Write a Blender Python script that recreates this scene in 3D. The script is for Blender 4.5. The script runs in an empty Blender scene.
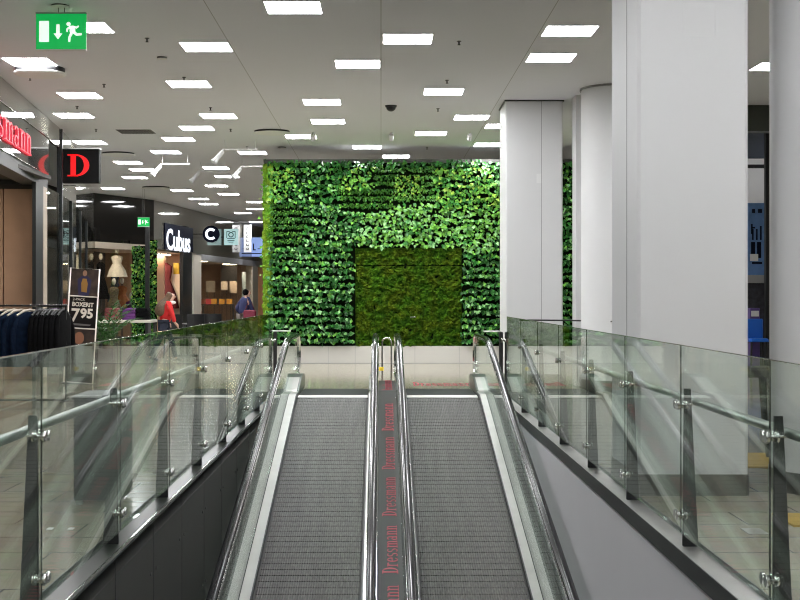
import bpy, math, random
from mathutils import Vector, Matrix
R = random.Random(7)
sc = bpy.context.scene
COL = sc.collection
# ------------------------------------------------------------------ camera, light, exposure
F, VX, VY, EYE = 1320.0, 381.0, 296.0, 1.40
cam = bpy.data.cameras.new('camera'); cam.sensor_width = 36.0; cam.lens = 36.0 * F / 800.0
cam.shift_x = (400 - VX) / 800.0; cam.shift_y = -(300 - VY) / 800.0
cam.clip_start = 0.05; cam.clip_end = 300
cam_o = bpy.data.objects.new('camera', cam); COL.objects.link(cam_o)
cam_o.location = (0, 0, EYE); cam_o.rotation_euler = (math.pi / 2, 0, 0)
sc.camera = cam_o
w = bpy.data.worlds.new('world'); sc.world = w; w.use_nodes = True
w.node_tree.nodes['Background'].inputs[0].default_value = (0.6, 0.65, 0.7, 1)
w.node_tree.nodes['Background'].inputs[1].default_value = 0.05
sc.view_settings.view_transform = 'Standard'; sc.view_settings.look = 'None'
sc.view_settings.exposure = 0.0; sc.view_settings.gamma = 1.0; sc.view_settings.use_curve_mapping = False
sc.cycles.transparent_max_bounces = 32; sc.cycles.max_bounces = 10
sc.cycles.sample_clamp_indirect = 6.0
sc.cycles.filter_width = 1.1
PANEL_L = 45.0          # radiance of the ceiling light panels
CEIL = EYE + 3.125      # ceiling height above the upper floor


def W(x, y, d):
    """photo pixel at depth d -> point in the place"""
    return Vector(((x - VX) * d / F, d, EYE - (y - VY) * d / F))


# ------------------------------------------------------------------ materials
MATS = {}


def nodes_of(name):
    m = bpy.data.materials.new(name); m.use_nodes = True
    nt = m.node_tree
    return m, nt, nt.nodes['Principled BSDF']


def mat(name, col, rough=0.5, metal=0.0, spec=0.5, var=0.0, vscale=8.0, emit=None, es=0.0, bump=0.0, bscale=40.0, coat=0.0):
    if name in MATS:
        return MATS[name]
    m, nt, b = nodes_of(name)
    b.inputs['Base Color'].default_value = (*col, 1)
    b.inputs['Roughness'].default_value = rough; b.inputs['Metallic'].default_value = metal
    b.inputs['Specular IOR Level'].default_value = spec
    b.inputs['Coat Weight'].default_value = coat; b.inputs['Coat Roughness'].default_value = 0.05
    if emit:
        b.inputs['Emission Color'].default_value = (*emit, 1); b.inputs['Emission Strength'].default_value = es
    tc = nt.nodes.new('ShaderNodeTexCoord')
    if var > 0:
        n = nt.nodes.new('ShaderNodeTexNoise'); n.inputs['Scale'].default_value = vscale; n.inputs['Detail'].default_value = 4
        r = nt.nodes.new('ShaderNodeValToRGB')
        r.color_ramp.elements[0].position = 0.3; r.color_ramp.elements[1].position = 0.7
        r.color_ramp.elements[0].color = (*[c * (1 - var) for c in col], 1)
        r.color_ramp.elements[1].color = (*[min(1, c * (1 + var)) for c in col], 1)
        nt.links.new(tc.outputs['Object'], n.inputs['Vector'])
        nt.links.new(n.outputs['Fac'], r.inputs['Fac']); nt.links.new(r.outputs['Color'], b.inputs['Base Color'])
    if bump > 0:
        n2 = nt.nodes.new('ShaderNodeTexNoise'); n2.inputs['Scale'].default_value = bscale; n2.inputs['Detail'].default_value = 5
        bp = nt.nodes.new('ShaderNodeBump'); bp.inputs['Strength'].default_value = bump; bp.inputs['Distance'].default_value = 0.02
        nt.links.new(tc.outputs['Object'], n2.inputs['Vector'])
        nt.links.new(n2.outputs['Fac'], bp.inputs['Height']); nt.links.new(bp.outputs['Normal'], b.inputs['Normal'])
    MATS[name] = m
    return m


def glass(name, tint, f0=0.04, gain=1.0, rough=0.0, pw=5.0):
    """thin architectural glass: clear tinted transmission with a Fresnel mirror on both faces"""
    m, nt, b = nodes_of(name); nt.nodes.remove(b)
    out = nt.nodes['Material Output']
    lw = nt.nodes.new('ShaderNodeLayerWeight'); lw.inputs['Blend'].default_value = 0.5
    p = nt.nodes.new('ShaderNodeMath'); p.operation = 'POWER'; p.inputs[1].default_value = pw
    a = nt.nodes.new('ShaderNodeMath'); a.operation = 'MULTIPLY_ADD'; a.inputs[1].default_value = (1 - f0) * gain; a.inputs[2].default_value = f0
    t = nt.nodes.new('ShaderNodeBsdfTransparent'); t.inputs[0].default_value = (*tint, 1)
    g = nt.nodes.new('ShaderNodeBsdfGlossy'); g.inputs['Color'].default_value = (0.93, 0.97, 0.94, 1); g.inputs['Roughness'].default_value = rough
    mx = nt.nodes.new('ShaderNodeMixShader')
    L = nt.links.new
    L(lw.outputs['Facing'], p.inputs[0]); L(p.outputs[0], a.inputs[0]); L(a.outputs[0], mx.inputs[0])
    L(t.outputs[0], mx.inputs[1]); L(g.outputs[0], mx.inputs[2]); L(mx.outputs[0], out.inputs['Surface'])
    return m


def emis(name, col, s):
    m, nt, b = nodes_of(name); nt.nodes.remove(b)
    e = nt.nodes.new('ShaderNodeEmission'); e.inputs[0].default_value = (*col, 1); e.inputs[1].default_value = s
    nt.links.new(e.outputs[0], nt.nodes['Material Output'].inputs['Surface'])
    return m


def tile_floor():
    m, nt, b = nodes_of('floor_tiles')
    tc = nt.nodes.new('ShaderNodeTexCoord')
    br = nt.nodes.new('ShaderNodeTexBrick'); br.inputs['Scale'].default_value = 1.0
    br.inputs['Brick Width'].default_value = 0.9; br.inputs['Row Height'].default_value = 0.45
    br.inputs['Mortar Size'].default_value = 0.006; br.inputs['Mortar Smooth'].default_value = 0.1
    br.inputs['Color1'].default_value = (0.385, 0.352, 0.270, 1); br.inputs['Color2'].default_value = (0.34, 0.31, 0.238, 1)
    br.inputs['Mortar'].default_value = (0.12, 0.115, 0.095, 1); br.offset = 0.5
    n = nt.nodes.new('ShaderNodeTexNoise'); n.inputs['Scale'].default_value = 3.0; n.inputs['Detail'].default_value = 5
    mx = nt.nodes.new('ShaderNodeMixRGB'); mx.blend_type = 'OVERLAY'; mx.inputs[0].default_value = 0.15
    nt.links.new(tc.outputs['Object'], br.inputs['Vector']); nt.links.new(tc.outputs['Object'], n.inputs['Vector'])
    nt.links.new(br.outputs['Color'], mx.inputs[1]); nt.links.new(n.outputs['Color'], mx.inputs[2])
    nt.links.new(mx.outputs[0], b.inputs['Base Color'])
    b.inputs['Roughness'].default_value = 0.12; b.inputs['Specular IOR Level'].default_value = 0.6
    return m


def ceiling_mat():
    m, nt, b = nodes_of('ceiling_boards')
    tc = nt.nodes.new('ShaderNodeTexCoord'); sx = nt.nodes.new('ShaderNodeSeparateXYZ')
    nt.links.new(tc.outputs['Object'], sx.inputs[0])
    dv = nt.nodes.new('ShaderNodeMath'); dv.operation = 'MULTIPLY_ADD'; dv.inputs[1].default_value = 1 / 1.875; dv.inputs[2].default_value = 100.5
    fr = nt.nodes.new('ShaderNodeMath'); fr.operation = 'FRACT'
    sb = nt.nodes.new('ShaderNodeMath'); sb.operation = 'SUBTRACT'; sb.inputs[1].default_value = 0.5
    ab = nt.nodes.new('ShaderNodeMath'); ab.operation = 'ABSOLUTE'
    lt = nt.nodes.new('ShaderNodeMath'); lt.operation = 'LESS_THAN'; lt.inputs[1].default_value = 0.0028
    L = nt.links.new
    L(sx.outputs[0], dv.inputs[0]); L(dv.outputs[0], fr.inputs[0]); L(fr.outputs[0], sb.inputs[0]); L(sb.outputs[0], ab.inputs[0]); L(ab.outputs[0], lt.inputs[0])
    mx = nt.nodes.new('ShaderNodeMixRGB'); mx.inputs[1].default_value = (0.72, 0.725, 0.765, 1); mx.inputs[2].default_value = (0.42, 0.42, 0.41, 1)
    near = nt.nodes.new('ShaderNodeMath'); near.operation = 'COMPARE'; near.inputs[1].default_value = 0.0; near.inputs[2].default_value = 2.5
    both = nt.nodes.new('ShaderNodeMath'); both.operation = 'MULTIPLY'
    L(sx.outputs[0], near.inputs[0]); L(near.outputs[0], both.inputs[0]); L(lt.outputs[0], both.inputs[1]); L(both.outputs[0], mx.inputs[0]); L(mx.outputs[0], b.inputs['Base Color'])
    b.inputs['Roughness'].default_value = 0.9
    return m


def belt_mat():
    m, nt, b = nodes_of('grooved_pallets')
    tc = nt.nodes.new('ShaderNodeTexCoord')
    mp = nt.nodes.new('ShaderNodeMapping'); mp.inputs['Scale'].default_value = (1, 1, 1)
    wv = nt.nodes.new('ShaderNodeTexWave'); wv.bands_direction = 'X'; wv.inputs['Scale'].default_value = 14.0; wv.inputs['Distortion'].default_value = 0.4
    n = nt.nodes.new('ShaderNodeTexNoise'); n.inputs['Scale'].default_value = 1.0; n.inputs['Detail'].default_value = 6
    mp2 = nt.nodes.new('ShaderNodeMapping'); mp2.inputs['Scale'].default_value = (10, 0.9, 0.9)
    n3 = nt.nodes.new('ShaderNodeTexNoise'); n3.inputs['Scale'].default_value = 1.0; n3.inputs['Detail'].default_value = 2
    L = nt.links.new
    L(tc.outputs['Object'], mp.inputs['Vector']); L(mp.outputs[0], wv.inputs['Vector'])
    L(tc.outputs['Object'], mp2.inputs['Vector']); L(mp2.outputs[0], n.inputs['Vector']); mp3 = nt.nodes.new('ShaderNodeMapping'); mp3.inputs['Scale'].default_value = (75, 14, 14); L(tc.outputs['Object'], mp3.inputs['Vector']); L(mp3.outputs[0], n3.inputs['Vector'])
    r1 = nt.nodes.new('ShaderNodeValToRGB'); r1.color_ramp.elements[0].color = (0.016, 0.0155, 0.014, 1); r1.color_ramp.elements[1].color = (0.092, 0.088, 0.081, 1)
    r1.color_ramp.elements[0].position = 0.42; r1.color_ramp.elements[1].position = 0.85
    a1 = nt.nodes.new('ShaderNodeMath'); a1.operation = 'MULTIPLY_ADD'; a1.inputs[1].default_value = 0.16
    a2 = nt.nodes.new('ShaderNodeMath'); a2.operation = 'MULTIPLY_ADD'; a2.inputs[1].default_value = 0.35
    a3 = nt.nodes.new('ShaderNodeMath'); a3.operation = 'MULTIPLY'; a3.inputs[1].default_value = 0.75
    L(n3.outputs['Fac'], a3.inputs[0]); L(n.outputs['Fac'], a2.inputs[0]); L(a3.outputs[0], a2.inputs[2])
    L(wv.outputs['Fac'], a1.inputs[0]); L(a2.outputs[0], a1.inputs[2]); L(a1.outputs[0], r1.inputs['Fac'])
    L(r1.outputs['Color'], b.inputs['Base Color'])
    bp = nt.nodes.new('ShaderNodeBump'); bp.inputs['Strength'].default_value = 0.5; bp.inputs['Distance'].default_value = 0.01
    L(wv.outputs['Fac'], bp.inputs['Height']); L(bp.outputs[0], b.inputs['Normal'])
    b.inputs['Roughness'].default_value = 0.5; b.inputs['Metallic'].default_value = 0.25
    return m


def moss_mat(name, c0, c1, c2):
    m, nt, b = nodes_of(name)
    tc = nt.nodes.new('ShaderNodeTexCoord')
    n = nt.nodes.new('ShaderNodeTexNoise'); n.inputs['Scale'].default_value = 9.0; n.inputs['Detail'].default_value = 10; n.inputs['Roughness'].default_value = 0.85
    r = nt.nodes.new('ShaderNodeValToRGB'); cr = r.color_ramp
    cr.elements[0].position = 0.34; cr.elements[0].color = (*c0, 1); cr.elements[1].position = 0.7; cr.elements[1].color = (*c2, 1)
    e = cr.elements.new(0.52); e.color = (*c1, 1)
    n2 = nt.nodes.new('ShaderNodeTexNoise'); n2.inputs['Scale'].default_value = 3.2; n2.inputs['Detail'].default_value = 4
    r2 = nt.nodes.new('ShaderNodeValToRGB'); r2.color_ramp.elements[0].position = 0.42; r2.color_ramp.elements[1].position = 0.6
    r2.color_ramp.elements[0].color = (0.65, 1.0, 0.7, 1); r2.color_ramp.elements[1].color = (1.12, 1.0, 0.75, 1)
    mm = nt.nodes.new('ShaderNodeMixRGB'); mm.blend_type = 'MULTIPLY'; mm.inputs[0].default_value = 1.0
    nt.links.new(tc.outputs['Object'], n2.inputs['Vector']); nt.links.new(n2.outputs['Fac'], r2.inputs['Fac'])
    nt.links.new(tc.outputs['Object'], n.inputs['Vector']); nt.links.new(n.outputs['Fac'], r.inputs['Fac'])
    nt.links.new(r.outputs['Color'], mm.inputs[1]); nt.links.new(r2.outputs['Color'], mm.inputs[2]); nt.links.new(mm.outputs[0], b.inputs['Base Color'])
    b.inputs['Roughness'].default_value = 0.95; b.inputs['Specular IOR Level'].default_value = 0.1
    return m


M_floor = tile_floor(); M_ceil = ceiling_mat(); M_belt = belt_mat()
M_guard = glass('guard_glass', (0.925, 0.96, 0.94), 0.03, 0.97, 0.0, 6.0)
M_bal = glass('balustrade_glass', (0.92, 0.96, 0.94), 0.035, 0.8)
M_shopglass = glass('shop_glass', (0.90, 0.92, 0.91), 0.05, 0.75)
M_panel = emis('light_diffuser', (0.98, 0.99, 1.01), PANEL_L)
M_white = mat('white_paint', (0.675, 0.675, 0.68), 0.55, var=0.015, vscale=1.5)
M_whiteg = mat('white_gloss_panel', (0.56, 0.545, 0.51), 0.12)
M_steel = mat('brushed_steel', (0.62, 0.62, 0.60), 0.28, 1.0, var=0.12, vscale=6)
M_plinth = mat('plinth_steel', (0.22, 0.22, 0.205), 0.35, 0.8, var=0.25, vscale=5)
M_polish = mat('polished_steel', (0.70, 0.70, 0.68), 0.12, 1.0)
M_deck = mat('satin_deck_steel', (0.52, 0.52, 0.50), 0.33, 0.85, var=0.08, vscale=3)
M_newel = mat('green_grey_newel', (0.05, 0.065, 0.055), 0.3, 0.5)
M_comb = mat('comb_plate_steel', (0.030, 0.036, 0.032), 0.75, 0.0, spec=0.12)
M_combs = mat('comb_aluminium', (0.62, 0.62, 0.60), 0.5, 0.2)
M_rubber = mat('handrail_rubber', (0.014, 0.014, 0.015), 0.14, spec=0.12)
M_darkdeck = mat('dark_deck', (0.020, 0.022, 0.020), 0.5, spec=0.3)
M_fin = mat('anthracite_paint', (0.016, 0.018, 0.019), 0.4)
M_red = mat('red_vinyl', (0.36, 0.022, 0.045), 0.5)
M_pitdark = mat('dark_pit_cladding', (0.030, 0.030, 0.026), 0.5, var=0.08, vscale=2)
M_pitlight = mat('light_pit_cladding', (0.62, 0.615, 0.63), 0.6, var=0.02, vscale=1)
M_black = mat('black_plastic', (0.012, 0.012, 0.013), 0.4)
M_grey = mat('grey_plastic', (0.3, 0.3, 0.3), 0.5)
M_dgrey = mat('dark_grey_metal', (0.06, 0.06, 0.06), 0.45)
M_fascia = mat('grey_fascia', (0.045, 0.045, 0.040), 0.04, spec=0.6)
M_mirrorgrey = mat('grey_back_painted_glass', (0.15, 0.145, 0.125), 0.04, coat=0.6, spec=0.9)
M_mirrordark = mat('dark_back_painted_glass', (0.012, 0.011, 0.010), 0.05, spec=0.6)
M_channel = mat('dark_channel_steel', (0.022, 0.028, 0.022), 0.35, spec=0.35)
M_darkwall = mat('shop_dark_wall', (0.045, 0.04, 0.036), 0.7)
M_tan = mat('tan_wood_panel', (0.40, 0.25, 0.165), 0.5, var=0.08, vscale=3)
M_beige = mat('beige_beam', (0.40, 0.33, 0.26), 0.5)
M_warm = mat('warm_white_wall', (0.75, 0.60, 0.50), 0.8)
M_pale = mat('pale_plaster', (0.62, 0.58, 0.50), 0.6)
M_navy = mat('navy_cloth', (0.006, 0.013, 0.030), 0.95, spec=0.1, var=0.3, vscale=20)
M_blackcloth = mat('black_cloth', (0.0045, 0.0045, 0.005), 0.95, spec=0.08, var=0.3, vscale=20)
M_wood = mat('pale_wood', (0.62, 0.54, 0.44), 0.5)
M_yellow = mat('yellow_mat', (0.42, 0.27, 0.05), 0.8, var=0.1)
M_yelplastic = mat('yellow_plastic', (0.70, 0.50, 0.02), 0.4)
M_skin = mat('skin', (0.55, 0.33, 0.25), 0.55)
M_hair = mat('brown_hair', (0.11, 0.065, 0.035), 0.6, var=0.3, vscale=30)
M_redcloth = mat('red_cloth', (0.62, 0.02, 0.02), 0.8)
M_bluecloth = mat('blue_cloth', (0.03, 0.035, 0.11), 0.8)
M_jeans = mat('dark_jeans', (0.02, 0.025, 0.045), 0.9)
M_redlit = mat('lit_red_letter', (0.35, 0.004, 0.006), 0.5, emit=(1.0, 0.004, 0.008), es=0.8)
M_redneon = mat('lit_pink_red_letter', (0.30, 0.015, 0.03), 0.5, emit=(1.0, 0.05, 0.085), es=0.6)
M_whitelit = mat('lit_white_letter', (0.8, 0.8, 0.85), 0.4, emit=(0.85, 0.9, 1.0), es=1.0)
M_exit = mat('exit_green', (0.0, 0.36, 0.07), 0.4, emit=(0.0, 0.42, 0.075), es=0.75)
M_exitw = mat('exit_white', (0.8, 0.8, 0.8), 0.4, emit=(0.85, 1.0, 0.9), es=0.85)
M_navysign = mat('navy_sign', (0.004, 0.006, 0.018), 0.6, spec=0.1)


# ------------------------------------------------------------------ mesh builder
class MB:
    def __init__(s, M=None):
        s.v = []; s.f = []; s.mi = []; s.sm = []; s.M = M

    def add(s, vs, fs, mi=0, sm=False):
        o = len(s.v)
        for p in vs:
            p = Vector(p)
            s.v.append(s.M @ p if s.M else p)
        for f in fs:
            s.f.append([o + i for i in f]); s.mi.append(mi); s.sm.append(sm)
        return s

    def box(s, a, b, mi=0):
        x0, y0, z0 = a; x1, y1, z1 = b
        return s.add([(x0, y0, z0), (x1, y0, z0), (x1, y1, z0), (x0, y1, z0), (x0, y0, z1), (x1, y0, z1), (x1, y1, z1), (x0, y1, z1)],
                     [(3, 2, 1, 0), (4, 5, 6, 7), (0, 1, 5, 4), (1, 2, 6, 5), (2, 3, 7, 6), (3, 0, 4, 7)], mi)

    def cbox(s, a, b, c=0.01, mi=0):
        """box with chamfered vertical and top edges"""
        x0, y0, z0 = a; x1, y1, z1 = b
        def ring(i, z):
            return [(x0 + i + c, y0 + i, z), (x1 - i - c, y0 + i, z), (x1 - i, y0 + i + c, z), (x1 - i, y1 - i - c, z),
                    (x1 - i - c, y1 - i, z), (x0 + i + c, y1 - i, z), (x0 + i, y1 - i - c, z), (x0 + i, y0 + i + c, z)]
        vs = ring(0, z0) + ring(0, z1 - c) + ring(c * 0.7, z1)
        fs = [tuple(reversed(range(8))), tuple(range(16, 24))]
        for k in (0, 8):
            for i in range(8):
                j = (i + 1) % 8
                fs.append((k + i, k + j, k + 8 + j, k + 8 + i))
        return s.add(vs, fs, mi)

    def prism(s, poly, ax, t0, t1, mi=0):
        """extrude polygon (2D) along axis 'x','y' or 'z' from t0 to t1"""
        def P(p, t):
            if ax == 'x': return (t, p[0], p[1])
            if ax == 'y': return (p[0], t, p[1])
            return (p[0], p[1], t)
        n = len(poly)
        vs = [P(p, t0) for p in poly] + [P(p, t1) for p in poly]
        fs = [tuple(range(n)), tuple(reversed(range(n, 2 * n)))]
        for i in range(n):
            j = (i + 1) % n
            fs.append((j, i, n + i, n + j))
        return s.add(vs, fs, mi)

    def tube(s, pts, r, n=10, mi=0, cap=True, closed=False):
        pts = [Vector(p) for p in pts]; N = len(pts)
        rs = r if isinstance(r, (list, tuple)) else [r] * N
        vs = []; fs = []
        up = None
        for i, p in enumerate(pts):
            t = (pts[min(i + 1, N - 1)] - pts[max(i - 1, 0)]).normalized()
            if up is None:
                up = Vector((0, 0, 1)) if abs(t.z) < 0.9 else Vector((1, 0, 0))
            a = (up - t * up.dot(t)).normalized(); up = a
            b = t.cross(a)
            for k in range(n):
                q = 2 * math.pi * k / n
                vs.append(p + (a * math.cos(q) + b * math.sin(q)) * rs[i])
        for i in range(N - 1):
            for k in range(n):
                k2 = (k + 1) % n
                fs.append((i * n + k, i * n + k2, (i + 1) * n + k2, (i + 1) * n + k))
        s.add(vs, fs, mi, True)
        if cap:
            s.add([vs[k] if not s.M else vs[k] for k in range(n)], [tuple(reversed(range(n)))], mi)
            s.add([vs[(N - 1) * n + k] for k in range(n)], [tuple(range(n))], mi)
        return s

    def lathe(s, prof, c, n=24, mi=0, sm=True, ax='z'):
        """profile [(r, h)] turned about an axis through c"""
        vs = []; fs = []
        for r, h in prof:
            for k in range(n):
                q = 2 * math.pi * k / n
                u, v = r * math.cos(q), r * math.sin(q)
                if ax == 'z': vs.append((c[0] + u, c[1] + v, c[2] + h))
                elif ax == 'y': vs.append((c[0] + u, c[1] + h, c[2] + v))
                else: vs.append((c[0] + h, c[1] + u, c[2] + v))
        m = len(prof)
        for i in range(m - 1):
            for k in range(n):
                k2 = (k + 1) % n
                fs.append((i * n + k, i * n + k2, (i + 1) * n + k2, (i + 1) * n + k))
        s.add(vs, fs, mi, sm)
        s.add([vs[k] for k in range(n)], [tuple(range(n))], mi)
        s.add([vs[(m - 1) * n + k] for k in range(n)], [tuple(range(n))], mi)
        return s

    def ball(s, c, r, n=12, mi=0):
        rx, ry, rz = r if isinstance(r, tuple) else (r, r, r)
        vs = []; fs = []; h = n // 2
        for i in range(h + 1):
            a = math.pi * i / h
            for k in range(n):
                q = 2 * math.pi * k / n
                vs.append((c[0] + rx * math.sin(a) * math.cos(q), c[1] + ry * math.sin(a) * math.sin(q), c[2] + rz * math.cos(a)))
        for i in range(h):
            for k in range(n):
                k2 = (k + 1) % n
                fs.append((i * n + k, (i + 1) * n + k, (i + 1) * n + k2, i * n + k2))
        return s.add(vs, fs, mi, True)

    def sweepX(s, prof, path, X, mi=0, sm=True):
        """profile [(x, n)] swept along a path [(y, z)] in a plane of constant X"""
        N = len(path); n = len(prof); vs = []; fs = []
        for i, (y, z) in enumerate(path):
            y0, z0 = path[max(i - 1, 0)]; y1, z1 = path[min(i + 1, N - 1)]
            t = Vector((y1 - y0, z1 - z0)).normalized(); nn = (-t.y, t.x)
            for px, pn in prof:
                vs.append((X + px, y + nn[0] * pn, z + nn[1] * pn))
        for i in range(N - 1):
            for k in range(n):
                k2 = (k + 1) % n
                fs.append((i * n + k2, i * n + k, (i + 1) * n + k, (i + 1) * n + k2))
        s.add(vs, fs, mi, sm)
        s.add(vs[:n], [tuple(range(n))], mi); s.add(vs[-n:], [tuple(reversed(range(n)))], mi)
        return s

    def build(s, name, m, parent=None, origin=None):
        me = bpy.data.meshes.new(name)
        if parent is not None:
            o0 = Vector(parent['_o']) if '_o' in parent else Vector(parent.location)
        else:
            o0 = Vector(origin) if origin is not None else Vector((0, 0, 0))
        me.from_pydata([tuple(v - o0) for v in s.v], [], s.f)
        ms = m if isinstance(m, (list, tuple)) else [m]
        for q in ms: me.materials.append(q)
        me.polygons.foreach_set('material_index', s.mi)
        me.polygons.foreach_set('use_smooth', s.sm)
        me.update()
        ob = bpy.data.objects.new(name, me); COL.objects.link(ob)
        if parent is not None:
            ob.parent = parent; ob['_o'] = tuple(o0)
        else:
            ob.location = o0; ob['_o'] = tuple(o0)
        return ob


def thing(name, label, cat, loc=(0, 0, 0), group=None):
    o = bpy.data.objects.new(name, None); o.empty_display_size = 0.2; COL.objects.link(o)
    o.location = loc; o['label'] = label; o['category'] = cat; o['_o'] = tuple(loc)
    if group: o['group'] = group
    return o


def tag(o, label, cat, group=None, kind=None):
    o['label'] = label; o['category'] = cat
    if group: o['group'] = group
    if kind: o['kind'] = kind
    return o


def struct(o, label=None, cat=None):
    o['kind'] = 'structure'
    if label: o['label'] = label
    if cat: o['category'] = cat
    return o


def copy_thing(src, delta, label, group=None):
    """copy a thing with its parts and sub-parts, moved by delta"""
    def cp(o, parent):
        c = o.copy(); COL.objects.link(c)
        if parent is not None: c.parent = parent
        for ch in list(o.children): cp(ch, c)
        return c
    c = cp(src, None)
    c.location = Vector(src.location) + Vector(delta)
    c['label'] = label
    if group: c['group'] = group
    return c


def text_mesh(mb, s, size, M, mi=0, depth=0.004, sx=1.0, align='LEFT', bold=0.0):
    cu = bpy.data.curves.new('t', 'FONT'); cu.body = s; cu.size = size; cu.extrude = depth; cu.align_x = align; cu.offset = bold
    cu.resolution_u = 3
    ob = bpy.data.objects.new('t', cu)
    me = bpy.data.meshes.new_from_object(ob)
    mb.add([M @ Vector((v.co.x * sx, v.co.y, v.co.z)) for v in me.vertices], [tuple(p.vertices) for p in me.polygons], mi)
    bpy.data.meshes.remove(me); bpy.data.objects.remove(ob); bpy.data.curves.remove(cu)


# hand drawn condensed slab-serif letters, unit cap height -------------------------------------------------
def _arc(cx, cy, ro, ho, ri, hi, a0, a1, n=10):
    P = []
    for i in range(n):
        a = math.radians(a0 + (a1 - a0) * i / n); b = math.radians(a0 + (a1 - a0) * (i + 1) / n)
        P.append([(cx + ri * math.cos(a), cy + hi * math.sin(a)), (cx + ro * math.cos(a), cy + ho * math.sin(a)),
                  (cx + ro * math.cos(b), cy + ho * math.sin(b)), (cx + ri * math.cos(b), cy + hi * math.sin(b))])
    return P


def _r(x0, y0, x1, y1): return [[(x0, y0), (x1, y0), (x1, y1), (x0, y1)]]


def _arch(x): return _arc(x + 0.16, 0.46, 0.16, 0.22, 0.05, 0.15, 0, 150, 8) + _r(x + 0.21, 0.0, x + 0.32, 0.46) + _r(x + 0.15, 0, x + 0.38, 0.05)


GL = {
    'D': (_r(.09, 0, .24, 1) + _r(0, 0, .3, .06) + _r(0, .94, .3, 1) + _arc(.24, .5, .38, .5, .23, .44, -90, 90, 16), .70),
    'r': (_r(.08, 0, .2, .68) + _r(0, 0, .28, .05) + _r(0, .63, .2, .68) + _arc(.30, .47, .18, .21, .08, .13, 35, 165, 8), .50),
    'e': (_arc(.24, .34, .24, .34, .12, .28, 25, 325, 16) + _r(.1, .33, .45, .39) + _r(.34, .36, .46, .50), .56),
    's': (_arc(.2, .50, .2, .18, .09, .12, 35, 270, 10) + _arc(.2, .18, .2, .18, .09, .12, -145, 90, 10), .48),
    'm': (_r(.08, 0, .2, .68) + _r(0, 0, .28, .05) + _r(0, .63, .2, .68) + _arch(.16) + _arch(.42), .86),
    'n': (_r(.08, 0, .2, .68) + _r(0, 0, .28, .05) + _r(0, .63, .2, .68) + _arch(.16), .60),
    'a': (_r(.3, 0, .42, .5) + _r(.3, 0, .5, .05) + _arc(.2, .19, .2, .19, .1, .13, 0, 360, 14) + _arc(.22, .48, .2, .2, .08, .14, 0, 160, 8), .56),
}


def glyphs(mb, word, M, mi=0, depth=0.003, sx=1.0):
    """adds the word in the XY plane of M, cap height 1; returns the length"""
    x = 0.0
    for ch in word:
        quads, adv = GL[ch]
        for q in quads:
            n = len(q)
            vs = [M @ Vector(((x + p[0]) * sx, p[1], depth)) for p in q] + [M @ Vector(((x + p[0]) * sx, p[1], 0)) for p in q]
            fs = [tuple(range(n)), tuple(reversed(range(n, 2 * n)))] + [((i + 1) % n, i, n + i, n + (i + 1) % n) for i in range(n)]
            mb.add(vs, fs, mi)
        x += adv
    return x * sx


def frame(o, ex, ey, ez):
    M = Matrix.Identity(4)
    for i, e in enumerate((ex, ey, ez)):
        for k in range(3): M[k][i] = e[k]
    for k in range(3): M[k][3] = o[k]
    return M


ORD = ['nearest', 'second nearest', 'third nearest', 'fourth nearest', 'fifth nearest', 'sixth nearest', 'seventh nearest', 'eighth nearest',
       'ninth nearest', 'tenth nearest', 'eleventh nearest', 'twelfth nearest', 'thirteenth nearest', 'fourteenth nearest', 'fifteenth nearest',
       'sixteenth nearest', 'seventeenth nearest', 'eighteenth nearest', 'nineteenth nearest', 'twentieth nearest']

# ------------------------------------------------------------------ geometry constants
XL, XR = -1.449, 1.651          # pit edges
GLX, GRX = -1.492, 1.700        # guard glass planes
D0 = 18.15                      # where the belts meet the comb plates
SL = 0.2126                     # slope of the belts (12 degrees)


def zb(d): return -SL * (D0 - d) if d < D0 else 0.0


# ------------------------------------------------------------------ room shell
b = MB()
Z0 = -0.12
b.box((-16, -6, Z0), (GLX - .11, 18.6, 0)); b.box((GRX + .11, -6, Z0), (14, 18.6, 0)); b.box((-16, 18.6, Z0), (14, 70, 0)); b.box((XL, -6, Z0), (XR, -2.5, 0))
struct(b.build('floor', M_floor), 'polished beige stone tile floor of the upper mall level', 'floor')
struct(MB().box((-16, -6, CEIL), (14, 70, CEIL + 0.15)).build('ceiling', M_ceil), 'flat pale grey ceiling with board seams', 'ceiling')
struct(MB().box((-16.2, -6, Z0), (-16, 70, CEIL)).build('wall_left', M_darkwall))
struct(MB().box((14, -6, Z0), (14.2, 70, CEIL)).build('wall_right', M_pale))
struct(MB().box((-16, 70, Z0), (14, 70.2, CEIL)).build('wall_back', M_pale))
struct(MB().box((-16, -6.2, Z0), (14, -6, CEIL)).build('wall_front', M_pale))
# pit
b = MB().box((XL - 0.15, -2.5, -4), (XL, 18.6, -0.125))
for d in [8.4, 9.6, 10.8, 12.0, 13.2, 14.4, 15.6, 16.8]:
    pass
struct(b.build('wall_left_pit', M_pitdark), 'dark grey panelled side wall of the walkway pit', 'wall')
b = MB()
for d in [7.2 + 1.2 * k for k in range(9)]:
    b.box((XL, d, -3.0), (XL + 0.003, d + 0.006, -0.05))
    for z in (-0.35, -0.95):
        b.lathe([(0.014, 0), (0.012, 0.006)], (XL, d + 0.1, z), 8, ax='x'); b.lathe([(0.014, 0), (0.012, 0.006)], (XL, d - 0.1, z), 8, ax='x')
struct(b.build('trim_1', M_dgrey), 'panel joints and bolt heads on the dark pit wall', 'trim')
struct(MB().box((XR, -2.5, -4), (XR + 0.15, 18.6, -0.125)).build('wall_right_pit', M_pitlight), 'light grey plain side wall of the walkway pit', 'wall')
struct(MB().box((XL, -2.5, -4.1), (XR, 18.6, -4)).build('floor_pit', M_pitdark))
struct(MB().box((XL, 18.5, -4), (XR, 18.6, -0.02)).build('wall_back_pit', M_pitdark))
struct(MB().box((XL, -2.6, -4), (XR, -2.5, -0.12)).build('wall_front_pit', M_pitdark))
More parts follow.
